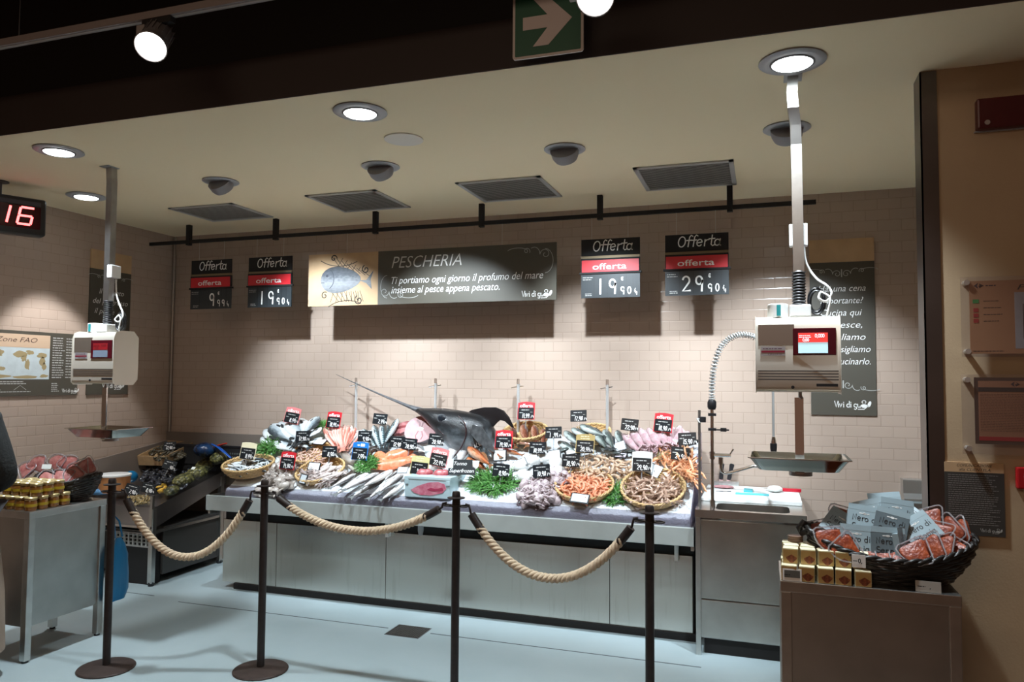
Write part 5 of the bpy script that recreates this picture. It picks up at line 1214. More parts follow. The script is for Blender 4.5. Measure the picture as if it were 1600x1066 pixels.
# sardines
sar = fish('sardine', 'slim', .09, .06, SARD, finD, parts=False, group='small silver fish in the far left basket'); sk = Kind(sar)
LB = bm(390, 738, .012, .45)
for i in range(95):
    a = random.uniform(0, 2*PI); q = math.sqrt(random.random()); p = LB @ Vector((.168*q*math.cos(a), .140*q*math.sin(a), .035 + .020*(1-q*q) + .022*i/95)); an = random.gauss(-.25, .6) + (PI if random.random() < .5 else 0)
    R3 = LB.to_3x3(); X = (R3 @ Vector((math.cos(an), math.sin(an), random.gauss(0, .08)))).normalized(); Y = (R3 @ Vector((random.gauss(0, .15), random.gauss(0, .15), 1))); Y = (Y - X*Y.dot(X)).normalized(); Z = X.cross(Y)
    sk.put(basis(X, Y, Z, p) @ Matrix.Scale(random.uniform(.11, .14), 4), 'small silver fish heaped in the far left wicker basket', 'small silver fish in the far left basket')
# octopus, cuttlefish, squid
def cephalopod(name, m, br, bl, arms, al, ar, curl, cat, fin=0):
    b = MB(); b.loft([[(x, y_*br*k, z_*br*k*.85) for y_, z_ in [(math.cos(a), math.sin(a)) for a in [2*PI*i/10 for i in range(10)]]] for x, k in ((bl, .12), (bl*.9, .5), (bl*.65, .85), (bl*.35, 1), (.0, .9), (-bl*.15, .62), (-bl*.28, .66), (-bl*.38, .45))])
    for i in range(arms):
        a = 2*PI*i/arms + random.uniform(-.2, .2); c = random.uniform(.6, 1.2)*curl*(1 if random.random() < .5 else -1); pts = []; p = Vector((-bl*.3, br*.35*math.cos(a), br*.35*math.sin(a))); d = Vector((-1, .7*math.cos(a), .5*math.sin(a))).normalized()
        for j in range(8):
            pts.append(tuple(p)); p = p + d*al/7; d = (Rz(c/7) @ Rx(.1) @ d.to_4d()).to_3d()
        b.tube(pts, [ar*(1-.8*j/7) for j in range(8)], 6)
    if fin:
        for s_ in (-1, 1): b.prism([(bl*.95, 0), (bl*.55, s_*br*(1+fin)), (bl*.35, s_*br*.8)], -.003, .003, 'Z')
    o = b.build(name, m, None, 60); tag(o, 'x', cat); return Kind(o)
OCT = mat('octopus_skin', (.36, .27, .29), .3, col2=(.52, .43, .435), nscale=70, coat=.4, bump=.3, bscale=200)
ock = [cephalopod('baby_octopus', OCT, .032, .055, 8, .08, .0115, 5.5, 'octopus') for _ in range(3)]
scatter(ock, 840, 772, 30, 17, 34, .02, .045, 'small mauve-white octopus in the heap left of the orange prawns', 'small octopuses heaped at the front', flat=.6)
scatter(ock, 872, 748, 22, 9, 16, .02, .03, 'small mauve-white octopus in the heap left of the orange prawns', 'small octopuses heaped at the front', flat=.6)
CUT = mat('cuttlefish_skin', (.55, .50, .45), .25, col2=(.22, .18, .16), nscale=22, coat=.5)
cuk = [cephalopod('cuttlefish', CUT, .042, .085, 8, .06, .009, 2.0, 'cuttlefish', .5) for _ in range(2)]
scatter(cuk, 440, 742, 22, 20, 14, .02, .04, 'grey-white mottled cuttlefish in the heap between the two left baskets', 'cuttlefish heaped between the left baskets', flat=.4)
scatter(cuk, 428, 765, 16, 6, 4, .0, .02, 'grey-white mottled cuttlefish in the heap between the two left baskets', 'cuttlefish heaped between the left baskets', flat=.3)
SQG = mat('grey_squid_skin', (.56, .50, .47), .25, col2=(.40, .31, .29), nscale=26, coat=.5)
sqk = [cephalopod('grey_squid', SQG, .028, .13, 8, .08, .008, 1.2, 'squid', .8) for _ in range(2)]
scatter(sqk, 503, 742, 27, 11, 30, .035, .03, 'pale grey squid in the front left wicker basket', 'pale squid in the front left basket', flat=.2, dirs=(-20, 70), size=(.55, .75))
SQP = mat('pink_squid_skin', (.54, .40, .41), .22, col2=(.40, .23, .26), nscale=24, coat=.6)
spk = [cephalopod('pink_squid', SQP, .036, .17, 8, .07, .009, .8, 'squid', .7) for _ in range(3)]
for i, (h, t, d) in enumerate((((990, 678), (1008, 704), .09), ((1003, 676), (1022, 704), .10), ((1016, 675), (1036, 706), .11), ((1030, 673), (1044, 700), .11), ((1046, 672), (1048, 700), .10), ((1060, 674), (1050, 702), .09), ((982, 688), (1002, 708), .06), ((1010, 690), (1032, 708), .07), ((1064, 686), (1044, 704), .07))):
    a = at(*h, d+.02); b_ = at(*t, d); X = (a-b_).normalized(); Y = EN.cross(X).normalized()
    spk[i % 3].put(basis(X, Y, X.cross(Y), (a+b_)/2), ('pink-white squid %s in the row at the back right' % ('leftmost', 'second from left', 'third from left', 'in the middle', 'right of the middle', 'at the right end', 'low at the left', 'low in the middle', 'low at the right')[i]), 'pink squid at the back right')
WHS = mat('white_squid_skin', (.64, .635, .62), .25, noise=.06, nscale=20, coat=.5)
whk = [cephalopod('white_cuttlefish', WHS, .055, .10, 6, .05, .009, 1.2, 'cuttlefish', .3) for _ in range(2)]
for i, (u, v, an, w_) in enumerate(((806, 730, 20, 'at the left'), (830, 722, 60, 'second from left, behind the lower tilted card'), (850, 716, 10, 'behind the black tag in the middle'), (868, 728, 100, 'at the right, beside the tan prawns'), (824, 746, 160, 'in front, above the octopus'), (852, 738, 200, 'half behind the black tag above the octopus'), (782, 738, 30, 'lowest at the left by the green herbs'), (865, 742, 45, 'lowest at the right above the octopus'))):
    whk[i % 2].put(basis(EX, ES, EN, at(u, v, .035)) @ Rz(math.radians(an)), 'white cuttlefish body %s in the white heap' % w_, 'white cuttlefish in the middle')
# langoustines
def langoustine():
    m_ = mat('langoustine_shell', (.66, .24, .09), .3, col2=(.78, .44, .26), nscale=40, coat=.3); b = MB()
    b.tube([(x, 0, 0) for x in (.07, .05, .02, -.01, -.03, -.05, -.07, -.085)], [.004, .012, .015, .012, .0125, .011, .010, .006], 8)
    for s_ in (-1, 0, 1): b.add([(-.08, s_*.004, .002), (-.105, s_*.015-.006, .002), (-.11, s_*.015, .002), (-.105, s_*.015+.006, .002)], [(0, 1, 2, 3)])
    for i in range(3):
        for s_ in (-1, 1): b.tube([(.03-.018*i, s_*.012, 0), (.035-.018*i, s_*.035, .012), (.03-.018*i, s_*.05, -.008)], .0022, 4)
    r = b.build('langoustine', m_, None, 60); tag(r, 'x', 'langoustine')
    for s_ in (-1, 1): MB().tube([(.045, s_*.010, 0), (.07, s_*.026, .005), (.10, s_*.026, .003), (.13, s_*.020, 0), (.15, s_*.018, 0)], [.004, .005, .008, .007, .001], 6).build('claw', m_, r, 60)
    return Kind(r)
lg = langoustine()
for i in range(26):
    u = random.uniform(1026, 1082); v = 702 + (u-1026)*.55 + random.uniform(-9, 14); 
    if v > 748: v = 748 - random.random()*10
    M = basis(EX, ES, EN, at(u, v, .04 + random.uniform(0, .05))) @ Rz(math.radians(random.choice((60, 95, 120, 250, -60)) + random.uniform(-25, 25))) @ Rx(random.gauss(0, .3)) @ Ry(random.gauss(0, .3))
    lg.put(M, 'orange langoustine in the heap at the right end of the ice', 'orange langoustines at the right end')
scatter([shrimp('clam', mat('yellow_clam', (.50, .44, .22), .4, col2=(.34, .30, .14), nscale=60), 3.0, .05, .014, 'clam')], 1036, 709, 10, 7, 12, .05, .02, 'yellow-green shellfish in the small patch beside the grey-faced card', 'yellow shellfish by the langoustines')

# ---- swordfish head
SW = ramp_mat('swordfish_skin', [(0, '#b4babd'), (.28, '#7e8589'), (.48, '#565d61'), (.62, '#2c3033'), (.74, '#151618'), (1, '#0e0e10')], 'Z', .36, .8, 5, coat=.12, bump=.5)
sw = thing('swordfish', 'large dark swordfish head with a long sword pointing up to the left', 'fish')
BONY = mat('sword_bone', (.10, .10, .105), .3, noise=.3, nscale=30)
path = [(525, 585, -.16, .3, 1.2), (557, 600, -.20, .9, 3), (600, 619, -.25, 1.6, 5), (636, 634, -.29, 2.6, 7), (660, 643, -.32, 5.5, 11)]
b = MB(); rings = []
for u, v, y, hp_, wp in path:
    c = PY(u, v, y); q = 1/205
    rings.append([tuple(c + Vector((.25*math.sin(a)*hp_*q, math.cos(a)*wp*q*.6, math.sin(a)*hp_*q))) for a in [2*PI*i/10 for i in range(10)]])
b.loft(rings); b.build('sword', BONY, sw, 50)
hd = [(652, 641, -.31, 4, 6), (664, 645, -.33, 8, 12), (676, 650, -.35, 13.5, 19), (690, 658, -.37, 21, 24), (706, 667, -.38, 28, 27), (722, 676, -.39, 34, 29), (738, 684, -.39, 37, 29), (752, 690, -.38, 36, 27), (764, 697, -.36, 27, 21), (770, 702, -.35, 12, 10)]
b = MB(); rings = []
for u, v, y, hp_, wp in hd:
    c = PY(u, v, y); q = 1/205; ax = Vector((.33, 0, .94))
    rings.append([tuple(c + Vector((0, math.cos(a)*wp*q, 0)) + ax*math.sin(a)*hp_*q) for a in [2*PI*i/20 for i in range(20)]])
b.loft(rings); b.build('head', SW, sw, 60)
pf = MB(); c = [PY(u, v, -.50) for u, v in ((742, 664), (756, 668), (770, 690), (776, 706), (764, 700), (750, 690), (740, 678))]
pf.prism([(p.x, p.z) for p in c], -.545, -.535); pf.build('pectoral_fin', mat('grey_pectoral', (.10, .105, .11), .35, noise=.5, nscale=30), sw, None, .003)
e = PY(690, 654, -.49); e.y = -.488
MB().ball((0, 0, 0), (.032, .012, .026), 16).build('eye', mat('sword_eye', (.012, .016, .022), .06), sw, 60, loc=e)
MB().lathe([(.030, -.004), (.035, 0), (.035, .003), (.030, .004)], 24, 0, T(e) @ Rx(PI/2) @ Matrix.Scale(1, 4)).build('eye_ring', mat('eye_socket', (.09, .10, .11), .3), sw, 50)
gl = [PY(u, v, -.535) for u, v in ((716, 650), (726, 662), (728, 680), (720, 700), (710, 712))]
MB().tube(smooth_path(gl, 5), .004, 6).build('gill_edge', mat('gill_dark', (.05, .02, .022), .3), sw, 60)
fin = [(724, 652), (738, 642), (756, 638), (774, 638), (786, 643), (794, 653), (800, 666), (790, 657), (781, 655), (775, 660), (768, 668), (764, 680), (756, 668), (742, 662)]
f2 = MB(); f2.prism([(PY(u, v, -.36).x, PY(u, v, -.36).z) for u, v in fin], -.375, -.345); f2.build('dorsal_fin', mat('sword_fin', (.014, .013, .014), .25, noise=.4, nscale=14, coat=.5), sw, None, .006)
ml = [PY(u, v, y) for u, v, y in ((664, 650, -.40), (674, 660, -.455), (684, 671, -.485), (694, 680, -.50))]
MB().tube(smooth_path(ml, 5), .0035, 6).build('mouth_line', mat('gill_dark', (0, 0, 0)), sw, 60)
# ---- steaks, salmon, eel
st = thing('swordfish_steak', 'large round pink fish steak standing upright left of the swordfish head', 'fish steak')
c = at(658, 672, .09); M = T(c) @ Rz(.10) @ Rx(math.radians(-30)); s_ = .135
out = [(s_*(1+.05*math.cos(3*a+.5))*math.cos(a)*1.0, s_*.88*(1+.06*math.sin(2*a))*math.sin(a)) for a in [2*PI*i/32 for i in range(32)]]
MB().prism(out, -.016, .016, 'Y', 0, M).build('skin', mat('steak_skin', (.16, .12, .12), .4), st)
STK = mat('steak_flesh', (.42, .135, .14), .4, col2=(.48, .20, .20), nscale=22, sss=.1)
MB().prism([(x_*.965, z_*.965) for x_, z_ in out], -.019, -.016, 'Y', 0, M).build('flesh', STK, st)
d_ = MB()
for sx in (-1, 1): ribbon(d_, [(sx*.008, .01), (sx*.012, .05), (sx*.040, .075)], .014, -.0195); ribbon(d_, [(sx*.012, -.015), (sx*.03, -.06), (sx*.02, -.09)], .010, -.0195)
d_.v = [tuple(M @ Vector(p)) for p in d_.v]; d_.build('dark_meat', mat('dark_meat', (.22, .04, .045), .4), st)
MB().prism([(.020*math.cos(a)*1.3, .018*math.sin(a)) for a in [2*PI*i/12 for i in range(12)]], -.0205, -.019, 'Y', 0, M).build('bone', mat('bone_white', (.78, .70, .66), .4), st)
s2_ = thing('fish_steak', 'flat pink fish steak with a dark strip, lying left of the round steak', 'fish steak'); M = basis(EX, ES, EN, at(630, 672, .055)) @ Rz(.5) @ Rx(.15)
MB().prism([(-.10, -.035), (-.02, -.06), (.09, -.04), (.11, .02), (.04, .06), (-.07, .04)], 0, .03, 'Z', 0, M).build('flesh', STK, s2_, None, .008)
MB().prism([(-.07, -.008), (.04, -.012), (.075, .006), (.0, .018), (-.06, .012)], .0295, .032, 'Z', 0, M).build('dark_meat', mat('dark_meat', (0, 0, 0)), s2_)
SAL = bpy.data.materials.new('salmon_flesh'); SAL.use_nodes = True; nt = SAL.node_tree; pb = nt.nodes['Principled BSDF']; pb.inputs['Roughness'].default_value = .3
tc = nt.nodes.new('ShaderNodeTexCoord'); wv = nt.nodes.new('ShaderNodeTexNoise'); wv.inputs['Scale'].default_value = 26; wv.inputs['Distortion'].default_value = 1.5; nt.links.new(tc.outputs['Object'], wv.inputs[0])
rr_ = nt.nodes.new('ShaderNodeValToRGB'); rr_.color_ramp.elements[0].color = (.74, .20, .09, 1); rr_.color_ramp.elements[1].color = (.78, .33, .19, 1); rr_.color_ramp.elements[0].position = .45; rr_.color_ramp.elements[1].position = .65
nt.links.new(wv.outputs['Fac'], rr_.inputs[0]); nt.links.new(rr_.outputs[0], pb.inputs['Base Color'])
def fillet(name, label, u, v, d, an, lx, ly, th, m_, lean=0):
    b = MB(); rings = []
    for i in range(9):
        k = i/8; x = -lx + 2*lx*k; w_ = ly*(math.sin(PI*min(max(k, .04), .96))**.5)*(1-.25*k); hh = th*(math.sin(PI*min(max(k, .05), .95))**.6)
        rings.append([(x, w_*y_, hh*z_ + .008*math.sin(k*9)) for y_, z_ in ((-1, 0), (-.8, .55), (-.35, .95), (.1, 1), (.6, .75), (1, 0))])
    b.loft(rings); o = b.build(name, m_, None, 60); tag(o, label, 'fish fillet'); o.matrix_world = basis(EX, ES, EN, at(u, v, d)) @ Rz(math.radians(an)) @ Rx(lean); return o
fillet('salmon_fillet', 'orange salmon fillet frontmost in the middle-left, above the long silver fish', 612, 726, .03, 20, .16, .075, .05, SAL)
fillet('salmon_fillet', 'orange salmon fillet on top of the salmon heap, highest', 622, 712, .055, 35, .12, .07, .05, SAL, .2)
fillet('salmon_fillet', 'orange salmon fillet at the left of the salmon heap, by the green tuft', 597, 718, .045, -40, .10, .065, .05, SAL, .1)
fillet('salmon_fillet', 'small orange salmon piece at the right end of the heap, by the tags', 640, 718, .035, 50, .06, .04, .035, SAL)
EEL = ramp_mat('eel_skin', [(0, '#c9c2b8'), (.45, '#8d8379'), (.6, '#4b4039'), (1, '#2a221e')], 'Z', .25, .3, 8)
def eel(label, pts, r):
    p = smooth_path([at(u, v, d) for u, v, d in pts], 6); n = len(p)
    o = MB().tube(p, [r*(1-.75*abs(2*i/(n-1)-.85)**2.2 if i > n*.4 else .35+.65*min(1, i/(n*.4))) for i in range(n)], 12).build('conger_eel', EEL, None, 60); tag(o, label, 'fish', 'coiled eels behind the front squid basket')
eel('thick brown eel coiled in a loop left of the blue-topped tag', [(520, 690, .05), (530, 702, .06), (541, 714, .07), (552, 722, .06), (556, 712, .07), (548, 706, .08)], .030)
eel('brown and white eel curling behind the blue-topped tag', [(545, 728, .04), (556, 734, .05), (572, 722, .06), (578, 706, .07), (590, 700, .06), (600, 706, .05)], .028)
eel('pale eel tail arching over the green tuft', [(575, 722, .05), (578, 708, .07), (586, 702, .08), (596, 708, .06)], .018)
fillet('grey_ray', 'grey skate wing lying right of the squid basket, below the eels', 545, 745, .02, 70, .10, .05, .03, EEL)
fillet('dark_fillet', 'dark grey skinned fillet behind the salmon, under the joined black tags', 648, 700, .04, -20, .09, .06, .03, mat('grey_skin', (.20, .23, .23), .25, noise=.3, nscale=30))

# ---- frozen tuna box with its sign
tx0 = PY(632, 778, -.895); tx1 = PY(703, 782, -.895)
tb_ = thing('tuna_box', 'pale blue frozen tuna box with a pink tuna loin shown on its front', 'box', (tx0.x, -.895, tx0.z+.004)); w = tx1.x-tx0.x
PB = mat('ice_blue_box', (.46, .60, .64), .3, noise=.1, nscale=14)
MB().box(0, w, 0, .30, 0, .145).build('box', PB, tb_, bevel=.006)
MB().box(-.003, w+.003, -.003, .303, .128, .150).build('lid_rim', mat('ice_blue_rim', (.52, .65, .68), .3), tb_, bevel=.004)
lo = [(w*.14, .055), (w*.30, .085), (w*.52, .110), (w*.74, .118), (w*.88, .105), (w*.92, .075), (w*.84, .045), (w*.62, .025), (w*.38, .022), (w*.22, .035)]
MB().prism(lo, -.003, 0, 'Y').build('tuna_picture', mat('tuna_pink', (.50, .10, .17), .4, col2=(.62, .26, .32), nscale=24), tb_)
MB().prism([(w*.50, .062), (w*.66, .052), (w*.86, .064), (w*.84, .082), (w*.70, .070), (w*.58, .076)], -.0045, -.003, 'Y').build('dark_tuna_band', mat('tuna_dark', (.36, .04, .09), .4), tb_)
for x in (.0, w-.03): MB().box(x, x+.03, -.006, 0, .095, .128).build('latch', PB, tb_, bevel=.002)
for i, (u, v, l) in enumerate(((664, 741, 'left'), (690, 742, 'right'))):
    fillet('frozen_tuna', 'dark pink frozen tuna chunk sticking out of the blue box at %s' % l, u, v, .085, 10, .06, .05, .045, mat('tuna_red', (.42, .06, .08), .35, col2=(.55, .20, .20), nscale=30))
tsn = thing('tuna_sign', 'black sign lettered Tonno Superfrozen behind the blue tuna box', 'sign'); tsn.matrix_world = facing(at(718, 742, .10), 4, 14, -1)
MB().box(-.085, .115, -.003, .003, .0, .052).box(-.055, .09, -.003, .003, .052, .105).build('panel', SLATE, tsn)
text('lettering', 'Tonno', CHALK, tsn, -.045, .05, .066, .026, .28, .008, y=-.0034); text('lettering', 'Superfrozen', CHALK, tsn, -.075, .105, .016, .026, .28, .008, y=-.0034)
MB().box(-.095, -.05, -.005, -.002, .045, .11).build('white_card', PALEP, tsn)
MB().prism([(.09, .10), (.14, .10), (.135, .06), (.115, .04), (.095, .06)], -.003, .003).build('shield_card', PALEP, tsn)

# ---- green herbs
GRN = mat('herb_green', (.045, .17, .030), .5, col2=(.10, .30, .06), nscale=30); GRN2 = mat('herb_light', (.16, .36, .10), .5)
def tuft(label, u, v, rx, ry, h, n, seed, d=.0):
    R = random.Random(seed); b = MB(); 
    for i in range(n):
        a = R.uniform(0, 2*PI); q = math.sqrt(R.random())*.75; p = Vector((rx*q*math.cos(a), ry*q*math.sin(a), R.uniform(0, h*.5)*(1-q))); ln = R.uniform(.6, 1)*min(rx, .11)
        dd = Vector((math.cos(a)+R.gauss(0, .5), math.sin(a)+R.gauss(0, .5), R.uniform(.2, 1.4))).normalized(); pts = []
        for j in range(4): pts.append(tuple(p)); p = p + dd*ln/3; dd = (dd + Vector((R.gauss(0, .25), R.gauss(0, .25), -.28))).normalized()
        b.tube(pts, [.0022, .0028, .0024, .0008], 4, 0 if R.random() < .65 else 1)
    t = b.build('green_herbs', [GRN, GRN2], None, 60); t.matrix_world = basis(EX, ES, EN, at(u, v, d)); tag(t, label, 'herbs')
tuft('wide bunch of feathery green herbs in front of the tuna sign', 772, 758, .19, .13, .09, 620, 1)
tuft('bunch of green herbs between the orange prawns and the corner basket', 962, 775, .075, .11, .08, 330, 2)
tuft('green tuft of herbs beneath the blue-topped tag', 575, 729, .075, .085, .09, 380, 3, .05)
tuft('bunch of green herbs behind the far left basket', 424, 703, .10, .085, .08, 380, 4, .03)
tuft('small green tuft under the red-topped tag at the back', 506, 668, .06, .07, .07, 240, 5, .06)

# ---- price tags
TAGP = mat('tag_black', (.010, .013, .016), .3); HEADS = {'red': RED, 'blue': mat('tag_blue', (.012, .16, .50), .4), 'gold': mat('tag_gold', (.40, .29, .11), .45), 'white': mat('tag_white', (.80, .78, .74), .4), 'cream': mat('tag_cream', (.78, .70, .48), .45), 'yellow': mat('tag_yellow', (.66, .60, .28), .45), 'pink': mat('tag_red_overlit', (.72, .22, .22), .4)}  # pink is the offer red with overexposure painted into its colour
PIN = clear_mat('clear_pin', (.8, .82, .84), .25, .1, .1)
OFF_ME = text_mesh('offer_lettering', 'offerta', CHALK, -.052, .052, .052, .027, 0, .010, .0006, -.0038)
def price_tag(u, v, head, price, where, yaw=0, roll=0, lean=12, d=.11, w=.124, h=.086, P=None, seed=0):
    lb = where; t = thing('price_tag', lb, 'price tag', group='price tags standing in the ice'); p = P if P is not None else at(u, v, d)
    t.matrix_world = facing(p, yaw, lean, roll)
    MB().prism(rrect(-w/2, w/2, -h/2, h/2, .004, 2), -.003, 0).build('black_panel', TAGP, t)
    o = MB(); R = random.Random(seed + int(u)); bars(o, -w*.30, w*.30, h*.22, h*.36, 1, .006, -.0034, .2, rnd=R); bars(o, -w*.42, -w*.18, -h*.02, h*.12, 1, .006, -.0034, .1, rnd=R); bars(o, w*.28, w*.42, h*.05, h*.15, 1, .004, -.0034, .1, rnd=R)
    o.build('small_print', DIMP, t)
    o = MB(); strokes(o, price, -w*.26 + (.018 if len(price) < 5 else .0), -h*.40, h*.36, .0042, adv=1.22, y=-.0035, slant=.1, sx=.72); strokes(o, '/4', w*.34, -h*.40, h*.22, .003, y=-.0035); o.build('price_digits', CHALK, t)
    if head:
        hm = HEADS[head]; top = h/2 + .046
        hc = MB(); hc.prism([(-w/2-.006, -h/2-.004)] + [(-w/2-.006, h/2+.038)] + [(x_, h/2+.038+.008*math.cos(x_/(w/2+.006)*PI/2)) for x_ in (-w*.3, 0, w*.3)] + [(w/2+.006, h/2+.038), (w/2+.006, -h/2-.004)], 0, .003); hc.build('header_card', hm, t)
        if head in ('red', 'pink'): link('offer_lettering', OFF_ME, t, loc=(0, .0030, -.006))
        if head == 'blue':
            o = MB(); emblem(o, -.018, h/2+.020, .009, -.001); o.box(0, .035, -.001, 0, h/2+.010, h/2+.032); o.build('emblem', CHALK, t)
        if head in ('gold', 'yellow'):
            o = MB(); bars(o, -.035, .035, h/2+.005, h/2+.036, 2, .006, -.0008, .2, rnd=R); o.build('header_print', mat('header_ink', (.75, .68, .45), .5), t)
    MB().box(-.004, .004, .0032, .006, -h/2-.085, h/2).build('holder_pin', PIN, t)
    return t
for u, v, head, price, yaw, roll, d, lb in (
    (456, 653, 'pink', '8,99', 8, 9, .20, 'black tag leaning left under a pinkish-red offer top, above the bream heap'),
    (521, 660, 'red', '18,99', -4, 2, .18, 'red-topped offerta tag above the small green tuft at the back'),
    (449, 724, 'red', '14,90', -3, 2, .13, 'red-topped offerta tag standing over the cuttlefish between the left baskets'),
    (822, 646, 'red', '11,99', -2, -1, .20, 'red-topped offerta tag highest at the back, above the basket of brown fish'),
    (787, 691, 'red', '19,90', -3, -1, .14, 'red-topped offerta tag in the middle, left of the basket of brown fish'),
    (735, 672, 'pink', '26,99', 10, 12, .20, 'tilted red-topped offerta tag leaning on the swordfish head'),
    (1036, 665, 'red', '18,90', -12, 3, .20, 'red-topped offerta tag above the pink squid at the back right'),
    (685, 719, 'pink', '22,99', 8, 10, .12, 'tilted pale red-topped tag right of the salmon, behind the tuna box'),
    (387, 709, 'cream', '8,99', 4, 4, .17, 'cream-topped tag above the basket of small silver fish at far left'),
    (655, 732, 'yellow', '4,99', 6, 5, .12, 'yellow-topped tag at the left of the tuna box'),
    (914, 698, 'gold', '20,94', -2, 1, .14, 'gold-topped tag in front of the grey bass'),
    (1003, 726, 'white', '29,90', -4, 0, .14, 'white-topped tag above the corner basket of raw prawns'),
    (562, 709, 'blue', '7,99', -2, 1, .14, 'blue-topped tag above the green tuft in the middle left'),
    (473, 682, None, '17,90', 3, -2, .15, 'black tag standing in front of the bream heap'),
    (594, 655, None, '7,99', 2, 3, .18, 'black tag high above the mackerel at the back'),
    (570, 682, None, '9,90', -3, 0, .13, 'black tag half hidden behind the blue-topped tag'),
    (515, 706, None, '8,90', 2, -1, .13, 'black tag at the right of the basket of small pink prawns'),
    (621, 691, None, '12,90', 1, 2, .13, 'left one of two joined black tags behind the salmon'),
    (640, 694, None, '20,90', 1, 4, .13, 'right one of two joined black tags behind the salmon'),
    (682, 687, None, '20,90', 3, 3, .14, 'black tag below the round pink steak'),
    (746, 691, None, '17,90', -6, -18, .15, 'black tag tilted counterclockwise above the large gurnard'),
    (865, 676, None, '13,99', -2, -3, .16, 'black tag left of the bass heap, right of the back basket'),
    (904, 650, None, '17,90', -2, -3, .20, 'black tag on a tall pin high above the grey bass'),
    (840, 700, None, '10,99', -3, -1, .12, 'black tag in the middle, below the basket of brown fish'),
    (783, 735, None, '8,90', -3, 2, .11, 'black tag above the wide bunch of green herbs'),
    (846, 736, None, '10,90', -5, -7, .11, 'black tag standing above the octopus heap'),
    (892, 720, None, '18,90', -2, -1, .13, 'black tag at the left end of the tan prawns'),
    (984, 664, None, '22,90', -2, 4, .18, 'black tag above the left end of the pink squid'),
    (1074, 686, None, '15,90', -4, -5, .15, 'black tag at the far right, above the langoustines'),
    (1063, 709, None, '24,90', -6, 3, .13, 'black tag tilted back among the langoustines, in front of the last tag')):
    price_tag(u, v, head, price, lb, yaw, roll, 12, d)
def pale_card(u, v, w, h, roll, lean, d, lb, m_=None):
    t = thing('card_holder', lb, 'card holder', group='white cards in black holders on the ice'); t.matrix_world = facing(at(u, v, d), -2, lean, roll)
    MB().box(-w/2, w/2, -.003, .003, -h/2, h/2).build('holder', TAGP, t, bevel=.001); MB().box(-w/2+.008, w/2-.008, -.0042, -.003, -h/2+.008, h/2-.006).build('card', m_ or mat('bright_card', (.78, .82, .84), .4), t)
    o = MB(); bars(o, -w*.36, w*.2, -h*.3, -h*.05, 2, .003, -.0048, .3, rnd=random.Random(int(u))); o.build('small_print', DIMP, t)
PKC = mat('pinkish_card', (.74, .66, .72), .4); GYC = mat('grey_card', (.50, .54, .56), .4)
for a in ((500, 691, .11, .08, 2, 62, .07, 'pinkish-white card lying flat in a black holder, right of the bream', PKC), (491, 729, .11, .065, 2, 20, .09, 'white card in a black holder between the two left wicker baskets'),
          (474, 749, .065, .075, 8, 20, .07, 'small upright grey-white card at the left of the front squid basket', GYC), (629, 735, .085, .055, -4, 40, .08, 'white card in a black holder left of the yellow-topped tag'),
          (781, 712, .105, .085, -4, 14, .09, 'white card in a black holder below the middle red-topped tag'), (812, 725, .11, .07, -32, 30, .06, 'white card tilted steeply over the white cuttlefish'),
          (812, 744, .115, .075, -8, 30, .05, 'white card lying in front of the white cuttlefish, by the green herbs'), (866, 711, .10, .075, -12, 24, .07, 'white card right of the middle black tag, tilted slightly'),
          (894, 706, .10, .06, -18, 50, .06, 'white card half hidden behind the gold-topped tag'), (967, 698, .10, .075, -20, 30, .08, 'white card tilted at the right of the black fish'),
          (1046, 694, .10, .085, 12, 30, .10, 'grey-faced card in a black holder below the pink squid', GYC), (1022, 735, .095, .085, 24, 34, .10, 'tilted grey-white card at the back rim of the corner prawn basket', GYC),
          (906, 779, .125, .07, 4, 40, .075, 'white card in a black holder lying in the basket of peeled orange prawns'), (970, 712, .09, .06, 4, 62, .05, 'pale card lying flat left of the white-topped tag', PKC),
          (706, 652, .085, .055, 0, 8, .22, 'plain white card pinned on the swordfish head')): pale_card(*a)

# ------------------------------------------------------------ shellfish table contents
def omat(p, an=0, lift=0): return basis(EX, Vector((0, math.cos(OA), math.sin(OA))), ON, p) @ Rz(an)
def ocat(u, v, d): return oat(u, v, d)
wc = thing('wooden_crate', 'pale wooden crate of dark shellfish on the corner shellfish table', 'crate'); wc.matrix_world = omat(oat(262, 716, .10), .06)
WOOD = mat('crate_wood', (.50, .33, .17), .6, noise=.25, nscale=14)
for nm, q in (('side_board', (-.15, .15, -.19, -.182, 0, .085)), ('side_board', (-.15, .15, .182, .19, 0, .10)), ('side_board', (-.15, -.142, -.182, .182, 0, .09)), ('side_board', (.142, .15, -.182, .182, 0, .09)), ('bottom', (-.142, .142, -.182, .182, .035, .043))): MB().box(*q).build(nm, WOOD, wc)
o = MB(); bars(o, -.10, .10, .03, .06, 2, .012, 0, .2, rnd=random.Random(3)); o.v = [(.1505, p[0], p[2]) for p in o.v]; o.build('stencil_print', mat('stencil', (.08, .06, .05), .6), wc)
MB().box(-.14, .14, -.18, .18, .0, .03).build('crate_foot', WOOD, wc)
def shell(name, label, m_, kx, n, cu, cv, ru, rv, d0, hump, group, cat, M0=None):
    b = MB(); b.ball((0, 0, 0), (kx, kx*.55, kx*.38), 10); b.tube([(kx*.95*math.cos(a), kx*.52*math.sin(a), 0) for a in [2*PI*i/14 for i in range(15)]], kx*.05, 4); k = Kind(tag(b.build(name, m_, None, 60), 'x', cat))
    for i in range(n):
        a = random.uniform(0, 2*PI); q = math.sqrt(random.random()); p = oat(cu + ru*q*math.cos(a), cv + rv*q*math.sin(a), d0 + hump*(1-q*q) + random.uniform(0, .012))
        k.put(omat(p, random.uniform(0, 6)) @ Rx(random.gauss(0, .5)) @ Ry(random.gauss(0, .5)), label, group)
